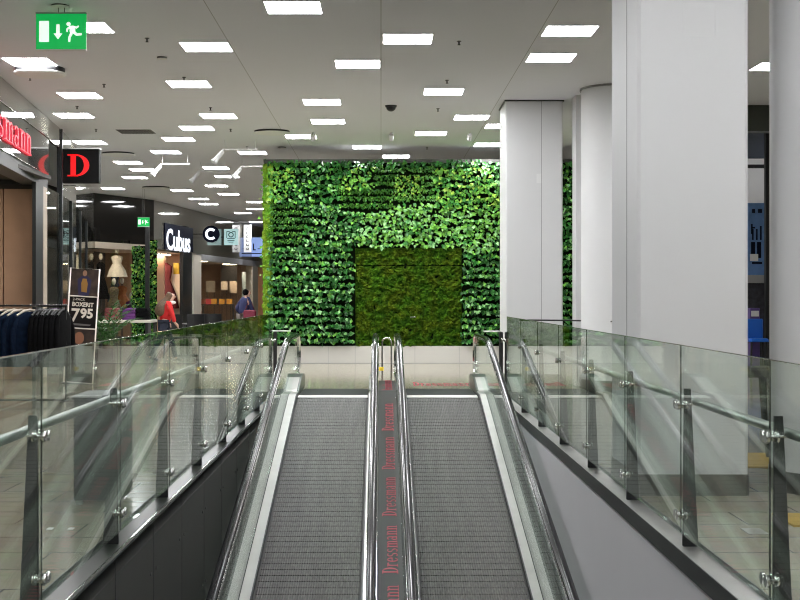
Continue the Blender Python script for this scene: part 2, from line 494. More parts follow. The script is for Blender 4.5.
# fascia bands and steel strips along the pit edge
CH = -0.020                     # level of the channels the guard posts stand in
CL, CR = GLX - 0.11, GRX + 0.11 # floor edges behind the guards
struct(MB().box((XR - 0.012, -2.5, -0.101), (XR + 0.003, 18.6, 0.004)).build('trim_2', M_fin), 'dark fascia band under the right glass guard', 'trim')
struct(MB().box((XR + 0.0031, -2.5, CH - 0.02), (CR - .006, 18.6, CH)).build('trim_3', M_deck), 'satin steel channel at the foot of the right glass guard', 'trim')
struct(MB().box((XR - 0.010, -2.5, 0.0041), (XR + 0.03, 18.6, 0.008)).build('trim_17', M_deck), 'pale lip along the right pit edge', 'trim')
struct(MB().box((CR - .0059, -2.5, -0.11), (CR, 18.6, 0.003)).build('trim_18', M_fin), 'dark floor edge behind the right guard', 'trim')
struct(MB().box((XL - 0.003, -2.5, -0.016), (XL + 0.006, 18.6, 0.002)).build('trim_4', M_polish), 'bright steel edge strip along the left pit wall', 'trim')
struct(MB().box((CL + .006, -2.5, CH - 0.02), (XL - 0.0031, 18.6, CH)).build('trim_5', M_channel), 'dark glossy channel at the foot of the left glass guard', 'trim')
struct(MB().box((CL, -2.5, -0.11), (CL + .0059, 18.6, 0.003)).build('trim_19', M_fin), 'dark floor edge behind the left guard', 'trim')

# ------------------------------------------------------------------ columns
def column(x0, y0, x1, y1, top, label, bev=0.03, plinth=True, bump_in=0.0):
    t = thing('column', label, 'column', ((x0 + x1) / 2, (y0 + y1) / 2, 0)); t['kind'] = 'structure'
    c = bev
    poly = [(x0 + c, y0), (x1 - c, y0), (x1, y0 + c), (x1, y1 - c), (x1 - c, y1), (x0 + c, y1), (x0, y1 - c), (x0, y0 + c)]
    MB().prism(poly, 'z', 0.0, top).build('shaft', M_white, t)
    if plinth:
        e = 0.006
        poly2 = [(x0 + c - e, y0 - e), (x1 - c + e, y0 - e), (x1 + e, y0 + c - e), (x1 + e, y1 - c + e), (x1 - c + e, y1 + e), (x0 + c - e, y1 + e), (x0 - e, y1 - c + e), (x0 - e, y0 + c - e)]
        MB().prism(poly2, 'z', 0.0, 0.15).build('plinth', M_plinth, t)
    return t


c3 = column(1.80, 9.25, 2.575, 10.30, CEIL, 'large square white column right beside the glass guard', 0.02)
MB().box((1.797, 9.655, 0.14), (1.80, 9.668, CEIL - 0.001)).build('joint', M_grey, c3)
b = MB()
px0, px1, pz0, pz1 = 2.12, 2.345, 3.22, 3.45
for q in ((px0, pz0, px1, pz0 + .005), (px0, pz0, px0 + .004, pz1), (px1, pz0, px1 + .004, pz1), (px0, pz1, px1, pz1 + .004)):
    b.box((q[0], 9.248, q[1]), (q[2], 9.25, q[3]))
b.build('inspection_hatch', mat('hatch_line', (0.70, 0.70, 0.70), 0.6), c3)
c1 = column(1.99, 21.05, 2.90, 22.1, CEIL, 'square white column in front of the green wall', 0.02)
MB().box((2.555, 21.046, 0.14), (2.563, 21.05, CEIL - 0.01)).build('joint', M_grey, c1)
MB().box((1.97, 21.03, CEIL - 0.02), (2.92, 22.12, CEIL - 0.002)).build('collar', M_dgrey, c1)
b = MB()
for (xx0, zz0, xx1, zz1) in ((2.48, 3.2, 2.555, 3.35), (2.2, 0.75, 2.44, 0.92)):
    b.box((xx0, 21.047, zz0), (xx1, 21.05, zz1))
b.build('inspection_hatch', mat('hatch_white', (0.75, 0.75, 0.75), 0.5), c1)


def round_column(cx, cy, r, label):
    t = thing('column', label, 'column', (cx, cy, 0)); t['kind'] = 'structure'
    MB().lathe([(r, 0), (r, CEIL)], (cx, cy, 0), 64).build('shaft', M_white, t)
    MB().lathe([(r + 0.008, 0), (r + 0.008, 0.15)], (cx, cy, 0), 64).build('plinth', M_plinth, t)
    MB().lathe([(r + 0.02, CEIL - 0.03), (r + 0.02, CEIL - 0.001)], (cx, cy, 0), 64).build('collar', M_grey, t)
    return t


round_column(3.55, 19.9, 0.53, 'round white column between the two square columns')
t = thing('column', 'slim pale pipe casing beside the round column', 'column', (3.02, 20.6, 0)); t['kind'] = 'structure'
MB().box((3.03, 20.5, 0), (3.14, 20.9, CEIL)).build('casing', M_white, t)
round_column(3.45, 9.60, 0.60, 'thick round white column at the right edge')
b = MB(); b.tube([(2.62, 20.2, 1.03), (3.2, 20.2, 1.03)], 0.02, 8)
tk = thing('wall_ledge', 'thin dark ledge sticking out between square and round column', 'ledge', (2.9, 20.2, 1.0))
MB().prism([(2.15, 20.5), (2.9, 20.15), (3.5, 19.2), (3.55, 19.28), (2.95, 20.4), (2.3, 20.75)], 'z', 1.015, 1.035).build('board', M_black, tk)

# ------------------------------------------------------------------ moving walkways
HX = {'L0': -1.29, 'L1': -0.080, 'R0': 0.245, 'R1': 1.468}
rail_path = []
for d in [4 + 0.5 * i for i in range(28)]:
    if d <= 17.6: rail_path.append((d, zb(d) + 0.80))
for i in range(7):
    q = i / 6; d = 17.7 + 0.9 * q
    rail_path.append((d, 0.80 - SL * 0.45 * (1 - q) ** 2 if q < 1 else 0.80))
rail_path.append((19.4, 0.80)); rail_path.append((20.2, 0.80))
for i in range(1, 17):
    a = math.pi / 2 - math.pi * i / 16
    rail_path.append((20.2 + 0.30 * math.cos(a), 0.50 + 0.30 * math.sin(a)))
rail_path.append((19.7, 0.20))
RPROF = [(-.042, -.006), (-.042, .012), (-.034, .024), (-.015, .03), (.015, .03), (.034, .024), (.042, .012), (.042, -.006), (.03, -.018), (-.03, -.018)]


def strip(X0, X1, off0, off1, dmin, dmax, step=0.5):
    """a sloping-then-level slab between X0 and X1 following the belt at height off0..off1"""
    ds = [dmin]
    while ds[-1] + step < dmax: ds.append(ds[-1] + step)
    ds += [dmax, D0]; ds = sorted(set(x for x in ds if dmin <= x <= dmax))
    vs = []; fs = []
    for d in ds:
        z = zb(d); vs += [(X0, d, z + off0), (X1, d, z + off0), (X1, d, z + off1), (X0, d, z + off1)]
    for i in range(len(ds) - 1):
        k = 4 * i
        for a in range(4):
            c = (a + 1) % 4
            fs.append((k + a, k + 4 + a, k + 4 + c, k + c))
    fs.append((0, 1, 2, 3)); e = 4 * (len(ds) - 1); fs.append((e + 3, e + 2, e + 1, e))
    return vs, fs


def glass_side(X):
    vs = []; fs = []
    ds = [4 + 0.5 * i for i in range(28)] + [17.7, 18.0, 18.3, 18.6, 19.2, 19.8, 20.2, 20.28, 20.36, 20.42, 20.46, 20.48]
    for d in ds:
        if d < 17.6: up = zb(d) + 0.79
        elif d < 18.6: up = 0.79 - SL * 0.45 * (1 - (d - 17.7) / 0.9) ** 2
        elif d <= 20.2: up = 0.79
        else: up = 0.50 + math.sqrt(max(0.29 ** 2 - (d - 20.2) ** 2, 0))
        lo = zb(d) + 0.045
        if d > 20.2: lo = max(lo, 0.50 - math.sqrt(max(0.29 ** 2 - (d - 20.2) ** 2, 0)))
        elif d > 19.6: lo = max(lo, 0.21 * (d - 19.6) / 0.6)
        for x in (X - .006, X + .006): vs += [(x, d, lo), (x, d, up)]
    for i in range(len(ds) - 1):
        k = 4 * i
        fs += [(k, k + 4, k + 5, k + 1), (k + 2, k + 3, k + 7, k + 6), (k, k + 2, k + 6, k + 4), (k + 1, k + 5, k + 7, k + 3)]
    return vs, fs


def walkway(xa, xb, sides, label):
    t = thing('moving_walkway', label, 'moving walkway', ((xa + xb) / 2, D0, 0))
    b = MB(); p = 0.1333; k = 0
    d = 4.0
    while d + p < D0 + 0.01:
        e = d + p - 0.012
        b.add([(xa + .02, d, zb(d)), (xb - .02, d, zb(d)), (xb - .02, e, zb(e)), (xa + .02, e, zb(e)),
               (xa + .02, d, zb(d) - .02), (xb - .02, d, zb(d) - .02), (xb - .02, e, zb(e) - .02), (xa + .02, e, zb(e) - .02)],
              [(0, 1, 2, 3), (0, 4, 5, 1), (1, 5, 6, 2), (2, 6, 7, 3), (3, 7, 4, 0)])
        d += p
    b.build('pallet_belt', M_belt, t)
    b = MB(); b.add(*strip(xa - .02, xb + .02, -0.06, -0.016, 4, D0 - 0.01)); b.build('belt_bed', mat('belt_bed', (0.035, 0.034, 0.032), .6), t)
    cp = MB().box((xa + .01, 18.48, 0.0), (xb - .01, 19.78, 0.012)).build('comb_plate', M_comb, t)
    MB().prism([(D0 + 0.06, 0.002), (D0 + .08, 0.008), (18.48, 0.013), (18.48, -0.01), (D0 + 0.06, -0.01)], 'x', xa + .01, xb - .01).build('comb', M_combs, cp)
    for (hx, sgn, skirt, outer) in sides:
        # sgn: +1 when the belt lies at larger X than the rail
        b = MB(); b.add(*strip(min(skirt, skirt - sgn * 0.012), max(skirt, skirt - sgn * 0.012), -0.03, 0.045, 4, 18.6)); b.build('skirt', M_fin, t)
        gx = hx + sgn * 0.012
        i0, i1 = sorted((skirt - sgn * 0.012, gx + sgn * 0.012))
        b = MB(); b.add(*strip(i0, i1, 0.02, 0.05, 4, 18.7)); b.build('inner_deck', M_deck, t)
        o0, o1 = sorted((gx - sgn * 0.012, outer))
        b = MB(); b.add(*strip(o0, o1, 0.0, 0.045, 4, 19.6)); b.build('outer_deck', M_darkdeck, t)
        b = MB(); b.add(*strip(gx - .012, gx + .012, -0.01, 0.04, 4, 19.9)); b.build('glass_channel', M_black, t)
        b = MB(); b.add(*glass_side(gx)); b.build('balustrade_glass', M_bal, t)
        b = MB(); b.sweepX(RPROF, rail_path, hx); b.build('handrail', M_rubber, t)
        b = MB(); b.sweepX([(.022, -.03), (.046, -.016), (.046, -.009), (-.046, -.009), (-.046, -.016), (-.022, -.03)], rail_path, hx, 0, False); b.build('highlight_guide', M_polish, t)  # added strip drawing the bright highlight line along both rail edges
        n0, n1 = sorted((skirt - sgn * 0.005, outer))
        if abs(n1 - n0) > 0.12:
            b = MB(); b.prism([(18.66, 0.013), (20.25, 0.013), (20.25, 0.16), (20.1, 0.22), (19.75, 0.24), (19.4, 0.20), (18.75, 0.06)], 'x', n0, n1)
            b.build('newel_base', M_newel, t)
            b = MB(); b.prism([(18.655, 0.02), (18.75, 0.066), (19.38, 0.204), (19.38, 0.21), (18.74, 0.073), (18.645, 0.02)], 'x', n0 + .03, n1 - .09 if sgn < 0 else n1 - 0.03)
            b.build('newel_cover', M_deck, t)
    return t


walkway(-1.16, -0.176, [(HX['L0'], 1, -1.16, XL + 0.03), (HX['L1'], -1, -0.176, -0.05)], 'left inclined moving walkway with black handrails beside the dark pit wall')
walkway(0.352, 1.348, [(HX['R0'], 1, 0.352, 0.215), (HX['R1'], -1, 1.348, XR - 0.03)], 'right inclined moving walkway with black handrails beside the light pit wall')
# centre divider with the red lettering
t = thing('divider_panel', 'dark panel between the walkways with repeated red lettering', 'divider', (0.085, D0, 0))
b = MB(); b.add(*strip(-0.048, 0.213, 0.02, 0.1, 4, 20.28)); b.build('panel', M_darkdeck, t)
for X in (-0.044, 0.205):
    b = MB(); b.add(*strip(X, X + .006, 0.1, 0.106, 4, 20.25)); b.build('edge_bead', M_polish, t)
sl = math.atan(SL)
d = 6.60
while d < 20:
    b = MB()
    if d < 17.5:
        L = 1.165 * math.cos(sl); sx = 1.165 / (5.24 * 0.15)
        M = frame((0.16, d, zb(d) + 0.1015), (0, 0.15 * math.cos(sl), 0.15 * math.sin(sl)), (-0.15, 0, 0), (0, -math.sin(sl), math.cos(sl)))
    else:
        M = frame((0.16, max(d, 18.2), 0.1015), (0, 0.15, 0), (-0.15, 0, 0), (0, 0, 1)); sx = 1.165 / (5.24 * 0.15)
    glyphs(b, 'Dressmann', M, 0, 0.0015, sx)
    b.build('lettering', M_red, t)
    d += 1.398

# ------------------------------------------------------------------ glass guards
def guard(side, label):
    X = GLX if side < 0 else GRX
    ztop = 1.155 if side < 0 else 1.120
    t = thing('guard_railing', label, 'railing', (X, 12, 0))
    ds = [(0.535 if side < 0 else 0.625) + (1.755 if side < 0 else 1.715) * k for k in range(11)]
    for i in range(10):
        a, c = ds[i] + .003, ds[i + 1] - .003
        MB().box((X - .008, a, 0.06), (X + .008, c, ztop)).build('glass_panel', M_guard, t)
        MB().box((X - .007, a, ztop), (X + .007, c, ztop + .005)).build('top_edge', M_polish, t)
        MB().box((X - .003, ds[i + 1] - .0025, 0.06), (X + .003, ds[i + 1] + .0025, ztop)).build('joint', M_black, t)
    for i, d in enumerate(ds[:10] + [18.3]):
        o = side
        poly = [(X + o * .009, CH), (X + o * .098, CH), (X + o * .094, 0.06), (X + o * .055, 0.875), (X + o * .018, 0.875)]
        p = MB().prism(poly, 'y', d - .008, d + .008).build('post', M_fin, t)
        for z in (0.16, 0.785):
            b = MB()
            for dy in (-.032, .032):
                b.lathe([(0.026, -.03), (0.028, -.018), (0.022, -.012), (0.012, -.008), (0.012, .012), (0.024, .012), (0.026, .024), (0.02, .03)], (X, d + dy, z), 14, ax='x')
            b.box((X + o * .008 - .006, d - .04, z - .012), (X + o * .008 + .006 + .01, d + .04, z + .012))
            b.build('glass_clamp', M_polish, p)
    RX = X + side * .085
    b = MB(); b.tube([(RX, 0.3, 0.80), (RX, 8, 0.80), (RX, 18.3, 0.80)], 0.023, 14); b.build('handrail', mat('dark_steel', (0.30, 0.32, 0.30), 0.3, 0.9), t)
    b = MB()
    for d in ds[:10]: b.tube([(X + side * .03, d, 0.785), (RX, d, 0.79)], 0.01, 8)
    b.build('rail_bracket', M_polish, t)
    return t


guard(-1, 'left glass guard railing with dark posts along the dark pit wall')
guard(1, 'right glass guard railing with dark posts along the light pit wall')

# barrier posts on the landing
def barrier(x0, x1, d, px, label, hx):
    t = thing('barrier_post', label, 'barrier', (x0, d, 0))
    for x in (x0, x1):
        MB().cbox((x - .03, d - .03, 0.0), (x + .03, d + .03, 0.83), .01).build('post', M_black, t)
    b = MB(); b.tube([(x0, d, 0.84), (hx, d, 0.84)], 0.012, 8); b.build('top_bar', M_steel, t)
    MB().lathe([(0.06, 0), (0.06, 0.008), (0.04, 0.012)], (x0, d, 0.0), 16).build('base', M_dgrey, t)
    return t


barrier(-1.775, -1.70, 21.2, 271, 'black double barrier post left of the left walkway', -1.45)
t2 = barrier(1.90, 1.99, 20.9, 500, 'black double barrier post with yellow tag right of the walkways', 1.62)
MB().box((1.82, 20.86, 0.22), (1.87, 20.9, 0.28)).build('tag', M_yelplastic, t2)
t = thing('hoop_barrier', 'bent steel hoop barrier with yellow tag at the end of the divider', 'barrier', (0.09, 21.6, 0))
pts = [(0.02, 21.6, 0), (0.02, 21.6, 0.62)]
for i in range(9):
    a = math.pi - math.pi * i / 8
    pts.append((0.095 + 0.075 * math.cos(a), 21.6, 0.64 + 0.075 * math.sin(a)))
pts += [(0.17, 21.6, 0.62), (0.17, 21.6, 0)]
b = MB(); b.tube(pts, 0.014, 10); b.build('hoop', M_polish, t)
MB().cbox((-.07, 21.56, 0.18), (0.045, 21.6, 0.24), .008).build('tag', M_yelplastic, t)
# red floor sticker
t = thing('floor_sticker', 'red lettered sticker lying on the floor at the landing', 'sticker', (0.95, 21.1, 0))
b = MB(); M = frame((0.50, 20.55, 0.0012), (0.22, 0, 0), (0, 0.9, 0), (0, 0, 0.22)); glyphs(b, 'Dressmann', M, 0, 0.004, 0.80); b.build('lettering', M_red, t)

# ------------------------------------------------------------------ green wall
GY = 27.4
gw = thing('green_wall', 'living green plant wall with a moss door and white base', 'plant wall', (0.7, GY, 0))
MB().box((-2.30, GY + .08, 0.363), (4.35, GY + .6, 4.23)).build('backing', mat('dark_soil', (0.004, 0.007, 0.003), 1.0, spec=0.0), gw)
MB().box((-2.44, GY + .02, 4.17), (4.35, GY + .6, 4.24)).build('top_cap', mat('dark_cap', (0.05, 0.05, 0.045), 0.6), gw)
bs = MB().box((-2.44, GY, 0), (4.35, GY + .6, 0.362)).build('base', M_whiteg, gw)
b = MB()
for x in (-1.1, -0.54, 0.7, 1.62, 2.6): b.box((x, GY - .002, 0.0), (x + .008, GY, 0.362))
b.box((-2.44, GY - .002, 0.0), (4.35, GY, 0.012)); b.build('base_joint', M_grey, bs)
M_moss = moss_mat('moss', (0.006, 0.014, 0.001), (0.042, 0.082, 0.004), (0.155, 0.220, 0.016))
M_mossb = moss_mat('bright_moss', (0.06, 0.13, 0.012), (0.16, 0.30, 0.03), (0.30, 0.46, 0.07))
from mathutils import noise as NZ


def moss_panel(p0, p1, z0, z1, name, m, parent, step=0.03, amp=0.085):
    p0 = Vector(p0); p1 = Vector(p1); L = (p1 - p0).length; nx = max(2, int(L / step)); nz = max(2, int((z1 - z0) / step))
    t_ = (p1 - p0).normalized(); nrm = Vector((t_.y, -t_.x))
    b = MB(); vs = []; fs = []
    for j in range(nz + 1):
        for i in range(nx + 1):
            q = p0 + (p1 - p0) * i / nx; z = z0 + (z1 - z0) * j / nz
            h = NZ.noise(Vector((q.x * 9, z * 9, 3.1))) * amp + NZ.noise(Vector((q.x * 24, z * 24, 7.7))) * amp * 0.7 + R.uniform(-.3, .3) * amp
            if i in (0, nx) or j == nz: h = -0.05
            q2 = q + nrm * h
            zz = z - (R.uniform(0, .03) if j == 0 else 0)
            vs.append((q2.x, q2.y, zz))
    for j in range(nz):
        for i in range(nx):
            k = j * (nx + 1) + i; fs.append((k, k + 1, k + nx + 2, k + nx + 1))
    b.add(vs, fs, 0, False)
    return b.build(name, m, parent)


DX0, DX1 = -0.545, 1.69
md = moss_panel((DX0 + .01, GY + .02), (DX1 - .01, GY + .02), 0.365, 2.03, 'moss_door', M_moss, gw)
moss_panel((DX0 + .01, GY + .02), (DX1 - .01, GY + .02), 2.06, 2.40, 'moss_panel', M_moss, gw)
MB().cbox((0.60, GY - .09, 0.95), (0.72, GY - .06, 0.975), .005).build('door_handle', M_polish, md)
moss_panel((-2.50, GY + .24), (-2.28, GY + .01), 0.365, 4.17, 'moss_edge', M_mossb, gw, 0.03, 0.035)


def leaf_mat(name, c):
    m, nt, bb = nodes_of(name)
    tc = nt.nodes.new('ShaderNodeTexCoord'); n = nt.nodes.new('ShaderNodeTexNoise'); n.inputs['Scale'].default_value = 14.0
    r = nt.nodes.new('ShaderNodeValToRGB')
    r.color_ramp.elements[0].position = .35; r.color_ramp.elements[1].position = .65
    r.color_ramp.elements[0].color = (c[0] * .62, c[1] * .7, c[2] * .7, 1); r.color_ramp.elements[1].color = (c[0] * 1.25, c[1] * 1.2, c[2] * 1.2, 1)
    nt.links.new(tc.outputs['Object'], n.inputs['Vector']); nt.links.new(n.outputs['Fac'], r.inputs['Fac']); nt.links.new(r.outputs['Color'], bb.inputs['Base Color'])
    bb.inputs['Roughness'].default_value = 0.32; bb.inputs['Specular IOR Level'].default_value = 0.32
    return m


LM = [leaf_mat('ivy_dark', (0.014, 0.082, 0.014)), leaf_mat('ivy_mid', (0.040, 0.200, 0.034)), leaf_mat('ivy_light', (0.165, 0.42, 0.060)),
      leaf_mat('ivy_pale', (0.26, 0.52, 0.20)), leaf_mat('fern', (0.050, 0.165, 0.020)), leaf_mat('variegated', (0.32, 0.50, 0.070))]


def leaf(b, c, size, mi, tilt=None, width=0.85):
    """a folded pointed leaf hanging off a wall that faces -Y"""
    roll = R.gauss(0, 0.6); out = tilt if tilt is not None else R.uniform(0.15, 1.1); yaw = R.gauss(0, .5)
    up = Vector((0, -math.sin(out), -math.cos(out)))               # direction of the tip
    sd = Vector((1, 0, 0))
    rot = Matrix.Rotation(roll, 3, 'Y') @ Matrix.Rotation(yaw, 3, 'Z')
    up = rot @ up; sd = rot @ sd; nn = sd.cross(up)
    if nn.y > 0: nn = -nn
    c = Vector(c); h = size * width * 0.5; f = size * 0.14
    vs = [c, c + up * size * .38 - sd * h + nn * f, c + up * size, c + up * size * .38 + sd * h + nn * f, c + up * size * .45]
    b.add(vs, [(0, 1, 4), (1, 2, 4), (0, 4, 3), (4, 2, 3)], mi)


ivy = MB(); fern = MB(); varie = MB()
row = 0.148
X0, X1, ZA, ZB = -2.30, 4.35, 0.37, 4.20


def patch(x, z):
    """which leaf mix goes where, in wall metres; the top one is darker for shade"""
    px = VX + x * F / GY; py = VY - (z - EYE) * F / GY
    n = NZ.noise(Vector((x * .8, z * .8, 1.0))) * 13 + NZ.noise(Vector((x * 2.2, z * 2.2, 5.0))) * 7
    qx, qy = px + n, py + n * .6
    if 398 < qx < 422 and 176 < qy < 196: return 'var'
    if qy < 170: return 'ivy_shade'  # darker leaf mix along the top: ceiling shade put into the colour
    if (262 < qx < 300 and qy < 206) or (334 < qx < 372 and qy < 188) or (436 < qx < 496 and qy < 204): return 'ivyl'
    if 262 < qx < 308 and 210 < qy < 250: return 'row'
    if 340 < qx < 396 and qy < 214: return 'row'
    if 396 < qx < 470 and qy < 204: return 'row2'
    if 360 < qx < 496 and 200 < qy < 256: return 'pale'
    return 'ivy'



z = ZA + 0.06
rowi = 0
while z < ZB:
    x = X0
    while x < X1:
        if not (DX0 - .03 < x < DX1 + .03 and z < 2.42):
            k = patch(x, z); wob = NZ.noise(Vector((x * 1.7, rowi * 3.1, 2))) * .045
            if k in ('row', 'row2'):
                for _ in range(7):
                    leaf(fern, (x + R.uniform(-.03, .03), GY + .05 - R.uniform(0, .09), z + R.uniform(.0, .092)), R.uniform(.05, .088), R.choice((4, 4, 4, 1, 4, 0, 2) if k == 'row' else (4, 2, 1, 2, 4, 3)) , R.uniform(.3, 1.3), .55)
                x += 0.045
            elif k == 'var':
                for _ in range(6):
                    leaf(varie, (x + R.uniform(-.04, .04), GY + .04 - R.uniform(0, .1), z + R.uniform(-.06, .09)), R.uniform(.05, .095), R.choice((5, 5, 2, 2, 4, 1)), None, .65)
                x += 0.05
            else:
                ch = {'ivy': (0, 0, 0, 1, 1, 2, 3), 'ivyl': (1, 1, 2, 2, 5, 2), 'ivy_shade': (0, 0, 1, 1, 4), 'pale': (1, 2, 3, 3, 2, 2)}[k]
                spread = (.015, .092) if z < 2.5 and k == 'ivy' else (-.035, .085) if NZ.noise(Vector((x * .6, z * .6, 21))) > -0.1 else (-.075, .09)
                for _ in range(4):
                    leaf(ivy, (x + R.uniform(-.05, .05), GY + .06 - R.uniform(0, .17), z + wob + R.uniform(*spread)), R.uniform(.06, .125), R.choice(ch))
                x += 0.06
        else:
            x += 0.06
    z += row; rowi += 1
for zz in [0.45 + .1 * i for i in range(37)]:                      # leaves spilling over the left edge
    leaf(ivy, (-2.48 + R.uniform(-.05, .05), GY + .2, min(zz, 4.1)), R.uniform(.05, .09), R.choice((1, 2, 5))) if zz > 3.4 or R.random() < .3 else None
o = ivy.build('ivy_foliage', LM, gw); o['kind'] = 'stuff'
o = fern.build('fern_rows', LM, gw); o['kind'] = 'stuff'
o = varie.build('variegated_foliage', LM, gw); o['kind'] = 'stuff'

# ------------------------------------------------------------------ ceiling fittings
def on_ceiling(x, y):
    d = F * 3.125 / (VY - y)
    return (x - VX) * d / F, d


def strip_name(X):
    if X < -1.87: return 'left of the left ceiling seam'
    if X < 0: return 'between left and middle ceiling seams'
    if X < 1.88: return 'between middle and right ceiling seams'
    return 'right of the right ceiling seam'


LP = [(293.5, 7.4), (357.8, 64), (407.6, 38.8), (322, 102), (328, 121.4), (301, 136.6), (367, 147), (84, 27.3), (30, 61.7), (80, 95.3), (74, 115.3), (90, 142.5),
      (206.5, 46.8), (189, 84), (218.5, 116), (197, 128), (178.5, 139), (166, 152), (128, 162.4), (143, 169.8), (135, 177.5), (113, 188.5), (216, 167.9), (252.5, 152.6),
      (227, 176.4), (216.6, 185.8), (182, 190.4), (228.6, 194), (198.6, 198.8), (208.6, 204), (256, 202), (243, 213), (255.5, 209), (443.5, 91.6), (471.5, 117.3), (430.7, 133.4),
      (502, 126), (489, 144.5), (569.6, 30.8), (550.8, 57.7), (618, 87), (777, 66.5), (396, 156.3), (20, 40), (109, 154), (257, 222)]
LP = [q for q in LP if q != (20, 40) and q != (109, 154)]
lights = []
for (x, y) in LP:
    X, d = on_ceiling(x, y); lights.append((X, d))
lights.sort(key=lambda q: q[1])
proto = thing('ceiling_light', 'x', 'ceiling light', (lights[0][0], lights[0][1], CEIL), 'square ceiling light panels')
h = 0.295
b = MB()
for (x0, y0, x1, y1) in ((-h - .012, -h - .012, h + .012, -h), (-h - .012, h, h + .012, h + .012), (-h - .012, -h, -h, h), (h, -h, h + .012, h)):
    b.box((lights[0][0] + x0, lights[0][1] + y0, CEIL - .006), (lights[0][0] + x1, lights[0][1] + y1, CEIL - .0005))
b.build('frame', mat('light_frame', (0.75, 0.75, 0.75), 0.5), proto)
MB().box((lights[0][0] - h, lights[0][1] - h, CEIL - .005), (lights[0][0] + h, lights[0][1] + h, CEIL - .0015)).build('diffuser', M_panel, proto)
cnt = {}
L0 = Vector((lights[0][0], lights[0][1], 0))
for i, (X, d) in enumerate(lights):
    s_ = strip_name(X)
    if X < -4.6: s_ = 'in the ceiling above the shopfronts'
    k = cnt.get(s_, 0); cnt[s_] = k + 1
    lab = 'glowing square ceiling light, %s one %s' % (ORD[k], s_)
    if i == 0: proto['label'] = lab
    else: copy_thing(proto, Vector((X, d, 0)) - L0, lab)
for (X, d) in [(-3.3, 11.2), (-.9, 10.2), (1.1, 5.6), (3.6, 9.2), (-4.0, 7.5), (0.6, 7.4), (3.2, 7.0), (-2.2, 4.2), (2.0, 3.4), (-.4, .6), (-3.6, .4), (3.6, .2),
               (7.5, 12.0), (5.2, 7.5), (8.4, 24.8)]:
    copy_thing(proto, Vector((X, d, 0)) - L0, 'square ceiling light added outside the picture to light the near hall', 'ceiling lights added outside the picture')  # unseen panels added to brighten the near hall and columns

# sprinklers
SP = [(147, 38), (104, 84), (30, 77), (77, 106), (96, 129), (184, 77), (459, 41), (447, 80), (438, 108.5), (427, 147), (210.5, 107.5), (230.7, 129), (247, 146.5), (262, 173)]
sp = sorted([on_ceiling(*q) for q in SP], key=lambda q: q[1]); cnt = {}
S0 = Vector((sp[0][0], sp[0][1], 0)); ps = None
for i, (X, d) in enumerate(sp):
    s_ = strip_name(X); k = cnt.get(s_, 0); cnt[s_] = k + 1
    lab = 'small dark ceiling sprinkler, %s one %s' % (ORD[k], s_)
    if ps is None:
        ps = thing('sprinkler', lab, 'sprinkler', (X, d, CEIL), 'ceiling sprinklers')
        MB().lathe([(0.028, -.008), (0.028, -.001)], (X, d, CEIL), 14).build('rosette', M_dgrey, ps)
        MB().lathe([(0.02, -.05), (0.02, -.045), (0.009, -.043), (0.009, -.008)], (X, d, CEIL), 10).build('nozzle', M_black, ps)
    else: copy_thing(ps, Vector((X, d, 0)) - S0, lab)
X, d = on_ceiling(391, 105.5)
t = thing('dome_camera', 'small black dome camera on the ceiling by the middle seam', 'camera', (X, d, CEIL))
MB().lathe([(0.09, -.03), (0.1, -.001)], (X, d, CEIL), 20).build('mount', M_black, t)
MB().ball((X, d, CEIL - .03), (0.08, 0.08, 0.07), 16).build('dome', M_black, t)


def disc(x, y, r, m, label, hh=0.05, nm='ceiling_diffuser', cat='air diffuser'):
    X, d = on_ceiling(x, y)
    t = thing(nm, label, cat, (X, d, CEIL))
    MB().lathe([(r * .9, -hh), (r, -hh * .85), (r, -hh * .7), (r * .9, -hh * .65)], (X, d, CEIL), 28).build('plate', m, t)
    MB().lathe([(r * .93, -hh * .65), (r * .93, -.001)], (X, d, CEIL), 24).build('shadow_neck', M_black, t)  # black band standing for the shadow gap above the plate


M_discw = mat('disc_white', (0.72, 0.72, 0.70), 0.6)
disc(40, 68, 0.36, M_discw, 'large round white air diffuser hanging left under the exit sign', 0.10)
disc(272, 131, 0.36, M_discw, 'thin round air diffuser near the top left of the green wall', 0.05)
disc(118, 153, 0.38, M_discw, 'thin round air diffuser beyond the hanging red letter sign', 0.05)
disc(156, 187, 0.42, M_discw, 'farthest thin round air diffuser above the shopfronts', 0.05)
disc(162, 57, 0.07, M_discw, 'small round ceiling detector left of the nearest lights', 0.03, 'smoke_detector', 'detector')
disc(60, 5.2, 0.10, M_discw, 'round ceiling plate above the exit sign', 0.02, 'ceiling_plate', 'plate')
disc(282, 147, 0.09, M_discw, 'small round detector above the green wall', 0.03, 'smoke_detector', 'detector')
X, d = on_ceiling(136, 131.5)
t = thing('ceiling_vent', 'dark slatted ceiling grille left of the light row', 'vent', (X, d, CEIL))
MB().box((X - .33, d - .3, CEIL - .006), (X + .33, d + .3, CEIL - .001)).build('frame', M_dgrey, t)
b = MB()
for i in range(12): b.box((X - .31 + .052 * i, d - .28, CEIL - .014), (X - .295 + .052 * i, d + .28, CEIL - .0061))
b.build('grille', M_black, t)
